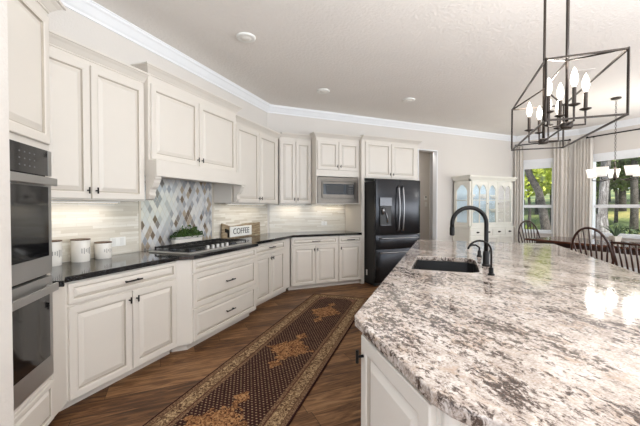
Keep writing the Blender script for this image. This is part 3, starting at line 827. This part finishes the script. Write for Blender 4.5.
pts = [(0, 0, .04), (0, 0, zc)]+[((rad-rad*cos(pi*i/12))*-.45, rad-rad*cos(pi*i/12), zc+rad*sin(pi*i/12)) for i in range(1, 12)]
MB().tube(pts, .0065, 10).build('spout', black_metal, ff, smooth=True)
MB().tube([(-.03, 0, .045), (.03, 0, .045)], .007, 8).build('lever', black_metal, ff, smooth=True)
sd = thing('soap_dispenser', 'small black soap dispenser standing behind the tall faucet', 'soap dispenser', faucet_at(3.34, .274), A45)
MB().lathe([(.022, 0), (.022, .01), (.016, .02), (.015, .05), (.012, .06)], 16).build('base', black_metal, sd, smooth=True, split=True)
MB().tube([(0, 0, .05), (0, 0, .085), (-.01, .03, .108), (-.022, .065, .108), (-.03, .09, .092)], .008, 10).build('spout', black_metal, sd, smooth=True)

# ------------------------------------------------------------------ ceiling things
def downlight(label, x, y):
    t = thing('recessed_light', label, 'ceiling light', (x, y, CEIL), 0, 'recessed ceiling lights')
    MB().lathe([(.100, 0), (.102, -.006), (.098, -.014), (.085, -.020), (.070, -.018)], 32).build('trim_ring', white_plastic, t, smooth=True)
    MB().lathe([(.072, -.017), (.066, -.010), (.064, -.010), (.050, -.022), (.030, -.028), (0, -.029)], 32).build('lens', plain('lens_white', srgb(232, 230, 224), .4), t, smooth=True)
downlight('round white recessed light on the ceiling nearest the camera, above the range wall', .741, 3.533)
downlight('round white recessed light on the ceiling before the back wall corner cabinets', 2.148, 4.668)
downlight('round white recessed light on the ceiling in front of the refrigerator', 3.617, 4.474)

# island chandelier: open box frame on two rods
ch = thing('island_chandelier', 'bronze open box frame chandelier with candle bulbs hanging over the island', 'chandelier', (0, 0, 0))
U0, U1, V0, V1, Z0, Z1 = 1.950, 2.87, .450, .773, 1.793, 2.093
RV = .608; RU = (2.205, 2.675)
P3 = lambda u, v, z: (*W(u, v), z)
def bar(p, q, r=.0075): return MB().tube([p, q], r, 4)
m = MB()
for z in (Z0, Z1):
    for a_, b_ in (((U0, V0), (U0, V1)), ((U0, V1), (U1, V1)), ((U1, V1), (U1, V0)), ((U1, V0), (U0, V0))): m.tube([P3(*a_, z), P3(*b_, z)], .006, 4)
for u in (U0, U1):
    for v in (V0, V1): m.tube([P3(u, v, Z0-.006), P3(u, v, Z1+.006)], .006, 4)
m.build('frame', bronze, ch)
ZA = 2.165; m = MB().tube([P3(RU[0], RV, ZA), P3(RU[1], RV, ZA)], .005, 4)
for v in (V0, V1): m.tube([P3(RU[0], RV, ZA), P3(U0, v, Z1)], .005, 4).tube([P3(RU[1], RV, ZA), P3(U1, v, Z1)], .005, 4)
m.build('top_brace', bronze, ch)
ZH = 1.812
bulb_glass = emit('bulb_glow', (1, .90, .76, 1), 2.6)
for u in RU:
    MB().tube([P3(u, RV, ZH-.01), P3(u, RV, CEIL-.015)], .0085, 10).build('rod', bronze, ch, smooth=True)
    MB().lathe([(.022, -.018), (.030, -.012), (.030, .012), (.022, .018)], 16, P3(u, RV, ZH)).build('hub', bronze, ch, smooth=True, split=True)
    MB().lathe([(.065, -.015), (.065, 0)], 24, P3(u, RV, CEIL)).build('ceiling_plate', bronze, ch)
    for du, dv in ((-.115, 0), (.115, 0), (0, -.085), (0, .085)):
        a_ = MB().tube([P3(u, RV, ZH), P3(u+du, RV+dv, ZH), P3(u+du, RV+dv, ZH+.075)], .0055, 6).build('arm', bronze, ch)
        MB().lathe([(.004, ZH+.072), (.026, ZH+.080), (.028, ZH+.084), (.012, ZH+.084)], 18, P3(u+du, RV+dv, 0)).build('pan', bronze, a_, smooth=True)
        MB().lathe([(.0095, ZH+.084), (.0095, ZH+.170), (.007, ZH+.172)], 12, P3(u+du, RV+dv, 0)).build('candle_sleeve', bronze, a_, smooth=True, split=True)
        MB().lathe([(.006, ZH+.172), (.013, ZH+.188), (.018, ZH+.208), (.016, ZH+.232), (.008, ZH+.260), (.001, ZH+.275)], 12, P3(u+du, RV+dv, 0)).build('bulb', bulb_glass, a_, smooth=True)
MB().tube([P3(RU[0], RV, ZH), P3(RU[1], RV, ZH)], .006, 6).build('spine', bronze, ch)
for u in RU:
    l = bpy.data.lights.new('candle_lamp', 'POINT'); l.energy = 9; l.color = (1, .90, .78); l.shadow_soft_size = .08
    o = bpy.data.objects.new('candle_lamp', l); C.objects.link(o); o.parent = ch; o.location = P3(u, RV, ZH+.30)

# ceiling air vent above the island
cvx, cvy = 5.04, 2.71
t = thing('air_vent', 'flat pale rectangular air vent on the ceiling above the island', 'vent', (cvx, cvy, CEIL), R(45))
m = MB().box(-.20, -.11, -.004, .20, -.085, 0).box(-.20, .085, -.004, .20, .11, 0).box(-.20, -.085, -.004, -.175, .085, 0).box(.175, -.085, -.004, .20, .085, 0)
m.build('frame', ceiling_paint, t)
for k in range(8): MB().box(-.175, -.083+k*.021, -.004, .175, -.083+k*.021+.014, -.001).build('slat', ceiling_paint, t)

# ------------------------------------------------------------------ dining corner
hx, hy = 5.875, 5.235
hu = thing('china_hutch', 'cream painted china hutch with arched glass doors against the back wall', 'hutch', (hx, hy, 0), 0)
HW, HD = 1.395, .47
MB().box(0, 0, .06, HW, HD, .90).build('base_body', hutch_paint, hu, bevel=.004)
MB().box(-.015, -.02, .90, HW+.015, HD+.01, .93).build('ledge', hutch_paint, hu, bevel=.004)
m = MB().box(.015, .46, .93, HW-.015, HD, 1.97).box(.015, .02, .93, HW-.015, HD, .95).box(.015, .02, 1.93, HW-.015, HD, 1.97)
for x in (.015, HW-.06): m.box(x, .02, .93, x+.045, .06, 1.97).box(x, HD-.05, .93, x+.045, HD, 1.97)
m.build('upper_body', hutch_paint, hu)
MB().sweep([(0, HD), (0, 0), (HW, 0), (HW, HD)], [(0, 1.96), (.01, 1.96), (.02, 1.985), (.045, 2.02), (.05, 2.05), (0, 2.05)]).build('cornice', hutch_paint, hu)
MB().box(.0, 0, 1.96, HW, HD, 2.045).build('top', hutch_paint, hu)
def arched(parent, x0, x1, z0, z1, y, arches, side=False):
    """a door frame whose glass ends in pointed arches; side=True lays it along y"""
    st = .032; N = 8; m = MB()
    def put(p, q, t0, t1):
        if side: m.box(-.0+t0, p[0], p[1], t1, q[0], q[1])
        else: m.box(p[0], t0, p[1], q[0], t1, q[1])
    a_, b_ = (y, y+.02)
    put((x0, z0), (x0+st, z1), a_, b_); put((x1-st, z0), (x1, z1), a_, b_); put((x0+st, z0), (x1-st, z0+.07), a_, b_)
    w = (x1-x0-2*st)/arches
    for k in range(arches):
        l = x0+st+k*w; zt = z1-.07; zs = zt-.13
        prof_ = []
        for i in range(N+1):
            s_ = i/N*2-1; prof_.append((l+w*(i/N), zs+.13*(1-abs(s_)**1.9)))
        poly = [(l, z1), (l, zs)]+prof_[1:-1]+[(l+w, zs), (l+w, z1)]
        if side: m.add([(a_, p, q) for p, q in poly]+[(b_, p, q) for p, q in poly], [tuple(range(len(poly))), tuple(range(len(poly), 2*len(poly)))[::-1]]+[(i, (i+1) % len(poly), (i+1) % len(poly)+len(poly), i+len(poly)) for i in range(len(poly))])
        else: m.yprism(poly, a_, b_)
        if k: put((l-.011, z0+.07), (l+.011, z1-.1), a_, b_)
    zm = z0+(z1-z0)*.58
    put((x0+st, zm-.008), (x1-st, zm+.008), a_+.002, b_-.002)
    d_ = m.build('side_frame' if side else 'door', hutch_paint, parent)
    g = MB()
    if side: g.box(y+.009, x0+.03, z0+.05, y+.011, x1-.03, z1-.06)
    else: g.box(x0+.03, y+.009, z0+.05, x1-.03, y+.011, z1-.06)
    g.build('pane', pane_glass, d_)
    return d_
for x0, x1, ar in ((.06, .54, 2), (.55, .835, 1), (.845, 1.335, 2)):
    d_ = arched(hu, x0, x1, .955, 1.925, .0, ar)
    if ar == 2: MB().lathe([(.004, 0), (.014, .012), (0, .016)], 10, (x1-.02 if x0 < .5 else x0+.02, -.012, 1.43)).build('knob', brass_grey, d_, smooth=True)
arched(hu, .06, HD-.05, .955, 1.925, .018, 1, True)
dr_x = ((.02, .42), (.43, .68), (.69, 1.09), (1.10, HW-.02))
for i, (x0, x1) in enumerate(dr_x):
    d_ = MB().rects(x0, .745, x1, .885, 0, [(0, 0), (0, -.012), (.006, -.016), (.02, -.016)]).build('drawer', hutch_paint, hu)
    MB().lathe([(.006, -.018), (.035, -.006), (.036, .010), (.0, .020)], 14, ((x0+x1)/2, -.022, .815)).build('cup_pull', brass_grey, d_, smooth=True)
for x0, x1 in ((.02, .45), (.46, .89), (.90, HW-.02)): MB().rects(x0, .09, x1, .73, 0, [(0, 0), (0, -.012), (.006, -.016), (.06, -.016), (.07, -.010), (.08, -.010)]).build('cupboard_door', hutch_paint, hu)
for z in (1.24, 1.55): MB().box(.06, .05, z, HW-.06, HD-.03, z+.008).build('glass_shelf', pane_glass, hu)
MB().box(.065, HD-.028, .96, HW-.065, HD-.022, 1.925).build('back_panel', plain('hutch_back', srgb(192, 208, 218), .3, vary=.03), hu)  # brightness reflected in the door glass is painted into this pale blue panel
l = bpy.data.lights.new('hutch_fill', 'AREA'); l.shape = 'RECTANGLE'; l.size = 1.1; l.size_y = .2; l.energy = 3; l.color = (.92, .97, 1)  # added fill under the hutch top to lighten its interior
o = bpy.data.objects.new('hutch_fill', l); C.objects.link(o); o.parent = hu; o.location = (HW/2, .2, 1.92)
# a few white dishes on its shelves
def bowl(label, x, z, r, h):
    o = MB().lathe([(r*.45, 0), (r*.6, h*.12), (r, h), (r*.94, h), (r*.5, h*.2), (0, h*.16)], 20).build('white_bowl', ceramic, loc=(hx+x, hy+.24, z), smooth=True)
    tag(o, label, 'bowl', 'dishes in the hutch')
bowl('white bowl on the upper shelf of the hutch, behind its left door', .30, 1.5585, .10, .09)
bowl('white bowl on the lower shelf of the hutch, behind its left door', .30, 1.2485, .12, .08)
bowl('white bowl on the upper shelf of the hutch, behind its middle door', .68, 1.5585, .09, .10)
bowl('white bowl on the upper shelf of the hutch, behind its right door', 1.06, 1.5585, .11, .09)
bowl('white bowl on the lower shelf of the hutch, behind its right door', 1.06, 1.2485, .12, .08)

# thermostat and switch in the hall
th = thing('thermostat', 'small white thermostat on the hallway wall beyond the refrigerator', 'thermostat', (6.00, 6.75, 1.60), 0)
MB().box(-.045, -.02, -.055, .045, 0, .055).build('case', white_plastic, th, bevel=.004)
MB().box(-.030, -.021, .01, .030, -.020, .040).build('screen', plain('lcd_grey', srgb(120, 126, 120), .3), th)
o = MB().box(-.037, -.006, -.06, .037, 0, .06).build('light_switch', white_plastic, loc=(6.02, 6.75, 1.44), bevel=.002)
tag(o, 'white switch plate below the thermostat on the hallway wall', 'switch')
MB().box(-.012, -.010, -.025, .012, -.006, .025).build('rocker', white_plastic, o)

# curtains: pleated sheets hanging from the rods
def curtain(label, x0, x1, loc, rz, folds, amp=.032, y0=-.10, zt=2.885):
    N = folds*8; rng = random.Random(int(x0*100)+folds); m = MB(); ph = rng.uniform(0, 6)
    lv = 7; vs = []
    for j in range(lv):
        q = j/(lv-1); z = .015+(zt-.015)*(1-q)
        for i in range(N+1):
            s_ = i/N
            a_ = amp*(.75+.25*sin(2.3*i/8+ph))*(1-.15*q)
            vs.append((x0+(x1-x0)*s_+.006*sin(3*q+i*.3), y0+a_*sin(2*pi*folds*s_+.35*sin(2.2*q+ph)+ph), z))
    m.add(vs, [(j*(N+1)+i, j*(N+1)+i+1, (j+1)*(N+1)+i+1, (j+1)*(N+1)+i) for j in range(lv-1) for i in range(N)])
    o = m.build('window_curtain', fabric, loc=loc, rz=rz, smooth=True)
    md_ = o.modifiers.new('thick', 'SOLIDIFY'); md_.thickness = .004
    return tag(o, label, 'curtain', 'dining curtains')
L1 = (*C1, 0); L2 = (*C2, 0)
curtain('taupe curtain panel beside the hutch, at the narrow window', .02, .20, L1, LH, 3, .042)
curtain('narrow taupe curtain panel at the right side of the narrow window', .82, 1.13, L1, LH, 4, .042)
curtain('full taupe curtain panel in the corner between the two windows', -.07, .30, L2, R(-90), 6, .045)
def rod(label, x0, x1, loc, rz):
    t = thing('curtain_rod', label, 'curtain rod', loc, rz, 'curtain rods')
    MB().tube([(x0, -.10, 2.905), (x1, -.10, 2.905)], .013, 10).build('pole', black_metal, t, smooth=True, split=True)
    for x, s_ in ((x0, -1), (x1, 1)): MB().tube([(x, -.10, 2.905), (x+s_*.01, -.10, 2.905), (x+s_*.03, -.10, 2.905), (x+s_*.045, -.10, 2.905)], [.014, .026, .026, .010], 12).build('finial', black_metal, t, smooth=True)
    for x in (x0+.06, x1-.06): MB().tube([(x, 0, 2.905), (x, -.10, 2.905)], .008, 8).build('bracket', black_metal, t)
rod('black curtain rod above the narrow window', .06, 1.10, L1, LH)
rod('black curtain rod above the wide window', .22, 2.55, L2, R(-90))

# dining table
tb = thing('dining_table', 'long dark wood dining table before the wide window', 'table', (6.30, 1.75, 0), 0)
MB().box(0, 0, .725, 1.02, 2.55, .762).build('tabletop', table_wood, tb, bevel=.006)
MB().box(.10, .15, .64, .92, 2.40, .725).build('apron', dark_wood, tb)
for x in (.12, .84):
    for y in (.16, 2.33): MB().lathe([(.03, 0), (.04, .05), (.028, .10), (.045, .45), (.035, .55), (.05, .60), (.05, .64)], 14, (x+.03, y+.03, 0)).build('leg', dark_wood, tb, smooth=True)
# windsor chairs
def chair(label, loc, rz, bowback=True, w=.50, H=1.08):
    t = thing('windsor_chair', label, 'chair', loc, rz, 'dining chairs')
    N = 20; outl = []
    for i in range(N):
        a_ = 2*pi*i/N; outl.append((.235*math.copysign(abs(cos(a_))**.75, cos(a_)), .02+.22*math.copysign(abs(sin(a_))**.8, sin(a_))))
    MB().prism(outl, .43, .465).build('seat', dark_wood, t, bevel=.008)
    for x, y in ((-.16, -.13), (.16, -.13), (-.16, .16), (.16, .16)):
        MB().tube([(x*.85, y*.85, .435), (x*1.05, y*1.08, .25), (x*1.28, y*1.32, 0)], [.015, .021, .012], 10).build('leg', dark_wood, t, smooth=True)
    MB().tube([(-.185, -.15, .20), (-.185, .185, .20)], .010, 8).tube([(.185, -.15, .20), (.185, .185, .20)], .010, 8).tube([(-.185, .02, .20), (.185, .02, .20)], .011, 8).build('stretcher', dark_wood, t, smooth=True)
    yb = lambda z: .19+(z-.46)*.20
    if bowback:
        pts = []
        for i in range(21):
            a_ = pi*i/20; zz = .46+(H-.46)*(sin(a_)**.62); pts.append((-cos(a_)*w/2*(1 if i not in (0, 20) else .80), yb(zz), zz))
        MB().tube(pts, .016, 8).build('bow', dark_wood, t, smooth=True)
        for k in range(7):
            s_ = (k-3)/3.6; x = s_*w/2; zz = .46+(H-.46)*((1-s_*s_)**.31)-.005
            MB().tube([(x*.74, yb(.46)-.01, .46), (x*.88, yb(.7), .72), (x, yb(zz), zz)], [.010, .012, .008], 7).build('spindle', dark_wood, t, smooth=True)
    else:
        for s_ in (-1, 1): MB().tube([(s_*w*.40, yb(.46), .46), (s_*w*.5, yb(H), H)], [.016, .013], 8).build('back_post', dark_wood, t, smooth=True)
        MB().tube([(-w*.51, yb(H), H-.03), (-w*.25, yb(H)+.025, H-.025), (w*.25, yb(H)+.025, H-.025), (w*.51, yb(H), H-.03)], .017, 8).build('crest_rail', dark_wood, t, smooth=True)
        for k in range(5):
            x = (k-2)*w*.155; MB().tube([(x*.85, yb(.46), .46), (x, yb(H)+.015, H-.03)], .011, 7).build('spindle', dark_wood, t, smooth=True)
    return t
# local back is at +y; the chairs along the near side face the table (+X)
chair('dark bow back windsor chair standing before the table, left of the spindle back chair', (5.56, 2.69, 0), R(92))
chair('dark straight crest spindle back chair, partly cut by the frame edge', (5.56, 2.205, 0), R(84), False, .42, .93)
chair('dark bow back windsor chair at the far end of the table by the narrow window', (6.93, 4.46, 0), R(-18), True, .50, 1.07)

# centrepiece on the table
PC = .74
pc = thing('potted_agave', 'spiky green plant in a pale square pot on the dining table', 'plant', (6.80, 3.08, .7625), R(20))
MB().lathe([(.085, 0), (.115, .15), (.12, .155), (.105, .155), (.10, .13), (0, .13)], 4).build('pot', plain('pot_stone', srgb(206, 200, 188), .7), pc)
pc.scale = (PC, PC, PC*1.05)
rng = random.Random(5)
for k in range(11):
    a_ = k*2.4; L = rng.uniform(.26, .36); ti = rng.uniform(.35, 1.1)
    pts = [(cos(a_)*L*ti*q*(.5+.5*q), sin(a_)*L*ti*q*(.5+.5*q), .13+L*(q-.25*ti*q*q)) for q in (0, .25, .5, .75, 1)]
    MB().tube(pts, [.012, .016, .014, .009, .002], 6).build('blade', agave_mat, pc, smooth=True)

# pendant over the table
pd = thing('dining_pendant', 'dining pendant with white square glass shades on a chain above the table', 'pendant light', (6.63, 3.02, 0), 0)
MB().lathe([(.02, -.03), (.065, -.022), (.07, 0)], 24, (0, 0, CEIL)).build('ceiling_plate', bronze, pd, smooth=True)
m = MB()
zz = CEIL-.03; k = 0
while zz > 2.06:
    R_ = .012; P_ = []
    for i in range(9):
        a_ = 2*pi*i/8; P_.append((R_*cos(a_)*(k % 2), R_*cos(a_)*(1-k % 2), zz-.02+.020*sin(a_)))
    m.tube(P_, .003, 4); zz -= .034; k += 1
m.build('chain', bronze, pd)
MB().lathe([(.012, 1.80), (.03, 1.83), (.02, 1.90), (.012, 1.95), (.018, 2.0), (.006, 2.06)], 14).build('stem', bronze, pd, smooth=True)
for k in range(5):
    a_ = R(-24.2)-R(20+72*k); px, py = .30*cos(a_), .30*sin(a_)
    ar = MB().tube([(0, 0, 1.85), (px*.5, py*.5, 1.80), (px, py, 1.815), (px, py, 1.85)], .008, 8).build('arm', bronze, pd, smooth=True)
    q0, q1, z0, z1 = .060, .086, 1.86, 2.005
    m = MB(); vs = []
    for s_, z in ((q0*.9, z0), (q0, z0), (q1, z1), (q1*.93, z1), (q0*.88, z0+.012)): vs += [(s_*c, s_*d_, z) for c, d_ in ((-1, -1), (1, -1), (1, 1), (-1, 1))]
    m.add(vs, [(j*4+i, j*4+(i+1) % 4, j*4+4+(i+1) % 4, j*4+4+i) for j in range(4) for i in range(4)]+[(0, 3, 2, 1), (16, 17, 18, 19)])
    sh = m.build('shade', emit('shade_glow', (1, .93, .84, 1), .25, srgb(244, 240, 232)), pd); sh.location = (px, py, 0); sh.rotation_euler = (0, 0, R(24))
    l = bpy.data.lights.new('shade_lamp', 'POINT'); l.energy = 7.5; l.color = (1, .94, .86); l.shadow_soft_size = .05
    o = bpy.data.objects.new('shade_lamp', l); C.objects.link(o); o.parent = pd; o.location = (px, py, 2.055)


# ------------------------------------------------------------------ outdoors seen through the windows
m = MB()
gx = [8.9, 14, 17, 20, 24, 30, 40, 60]; gz = [-.15, -.15, -.02, .25, .85, 1.7, 2.6, 4.0]
for i in range(7): m.add([(gx[i], -14, gz[i]), (gx[i+1], -14, gz[i+1]), (gx[i+1], 45, gz[i+1]), (gx[i], 45, gz[i])], [(0, 1, 2, 3)])
struct(m.build('ground', lawn_mat))
def gh(x):
    for i in range(7):
        if gx[i] <= x <= gx[i+1]: return gz[i]+(gz[i+1]-gz[i])*(x-gx[i])/(gx[i+1]-gx[i])
    return gz[0]
o = MB().box(8.72, -4, -.15, 11.6, 9, -.05).build('path', plain('patio_concrete', srgb(176, 170, 160), .8, vary=.08)); struct(o)
def tree(name, label, x, y, trunk, tr, crown_c, crown_r, cnt, lm, size=.34, seed=1, z0=-.15, bk=None):
    t = thing(name, label, 'tree', (x, y, z0), 0, 'garden trees')
    MB().tube(trunk, tr, 10).build('trunk', bk or bark_dark, t, smooth=True)
    if cnt:
        def pos(r):
            while 1:
                a_, b_, c_ = r.uniform(-1, 1), r.uniform(-1, 1), r.uniform(-1, 1)
                l = a_*a_+b_*b_+c_*c_
                if .25 < l < 1:
                    f_ = 1+.25*sin(5*a_+seed)*cos(4*b_)*sin(3*c_+seed)
                    return (crown_c[0]+a_*crown_r[0]*f_, crown_c[1]+b_*crown_r[1]*f_, crown_c[2]+c_*crown_r[2]*f_)
        leaves(cnt, pos, size, seed).build('crown', lm, t)
    return t
D = lambda px, d: ((.41+.912*(px-320)/335)*d, (.912-.41*(px-320)/335)*d)
# leaning oak in front of the narrow window
x, y = D(546, 12.5)
rt = (.912, -.41)
def lean(offs): return [(rt[0]*a_, rt[1]*a_, z) for a_, z in offs]
tree('leaning_oak', 'leaning grey oak trunk seen through the narrow window', x, y, lean([(.15, -.1), (.02, .6), (-.12, 1.4), (-.28, 2.1), (-.62, 2.7), (-.95, 3.6), (-1.1, 5.2)]), [.22, .17, .145, .13, .12, .11, .08], (-.2, .3, 6.2), (2.4, 2.4, 1.6), 1500, leaf_bright, .30, 11)
specs = [(522, 27, leaf_bright, 'at the left side of the narrow window view'), (538, 24, leaf_bright, 'behind the leaning oak'), (553, 27, leaf_bright, 'at the right side of the narrow window view'), (592, 22, leaf_mid, 'at the left edge of the wide window view'), (607, 26, leaf_dark, 'far behind the pendant shades in the wide window'), (622, 21, leaf_mid, 'above the table plant in the wide window'), (640, 24, leaf_dark, 'at the right edge of the wide window view')]
for i, (px, d, lm, where) in enumerate(specs):
    x, y = D(px, d)
    nm = {leaf_bright: 'bright yellow green', leaf_mid: 'mid green', leaf_dark: 'dark green'}[lm]
    tree('garden_tree', f'{nm} garden tree {where}', x, y, [(0, 0, 0), (.1, .05, 1.4), (-.1, .1, 2.8), (0, 0, 4.5)], [.22, .18, .15, .08], (0, 0, 3.9), (2.5, 2.5, 2.5), 1900, lm, .46, 20+i, gh(x))
# oak standing close to the wide window
x, y = D(602, 11.5)
tree('pale_oak', 'pale barked oak trunk close outside the wide window', x, y, lean([(.12, -.1), (.02, .6), (-.03, 1.3), (.0, .7), (.12, 3.4), (.1, 4.6)]), [.30, .20, .165, .145, .13, .09], (.1, .2, 4.7), (2.3, 2.3, 1.7), 1500, leaf_mid, .26, 41, bk=bark)
x, y = D(634, 15)
tree('slim_oak', 'slim dark tree trunk outside at the right of the wide window', x, y, [(0, 0, -.1), (.03, 0, 1.5), (-.05, 0, 3.0), (0, 0, 4.6)], [.17, .14, .13, .08], (0, 0, 4.9), (2.2, 2.2, 1.6), 1200, leaf_dark, .28, 43)
for i, (px, d, lm) in enumerate(((529, 17.5, leaf_bright), (551, 18.5, leaf_bright), (598, 16.5, leaf_mid), (616, 18, leaf_dark), (633, 16.5, leaf_mid))):
    x, y = D(px, d)
    where = ['before the left half of the narrow window', 'before the right half of the narrow window', 'beside the pale oak in the wide window', 'behind the middle pendant shade in the wide window', 'behind the right pendant shades in the wide window'][i]
    tree('young_tree', 'young spreading tree ' + where, x, y, [(0, 0, 0), (.06, 0, 1.2), (0, .05, 2.4), (0, 0, 3.6)], [.09, .07, .06, .03], (0, 0, 3.5), (1.6, 1.6, 1.75), 1500, lm, .26, 80+i, gh(x))
# low shrubs
for i, (px, d, lm, r_) in enumerate(((525, 15, leaf_bright, .62), (556, 17, leaf_mid, .6), (612, 13, leaf_mid, .75), (628, 12, leaf_dark, .7))):
    x, y = D(px, d)
    t = thing('garden_shrub', ['low pale shrub in the narrow window view, left of the leaning oak', 'low green shrub in the narrow window view, right of the leaning oak', 'low green shrub beyond the table plant in the wide window', 'low dark shrub on the lawn in the wide window'][i], 'shrub', (x, y, -.15), 0, 'garden shrubs')
    def spos(r, r_=r_):
        while 1:
            a_, b_, c_ = r.uniform(-1, 1), r.uniform(-1, 1), r.uniform(0, 1)
            if a_*a_+b_*b_+c_*c_ < 1: return (a_*r_*1.3, b_*r_*1.3, c_*r_*1.1)
    leaves(500, spos, .16, 60+i).build('foliage', lm, t)
    MB().tube([(0, 0, 0), (0, 0, r_*.7)], .03, 6).build('stem', bark, t)
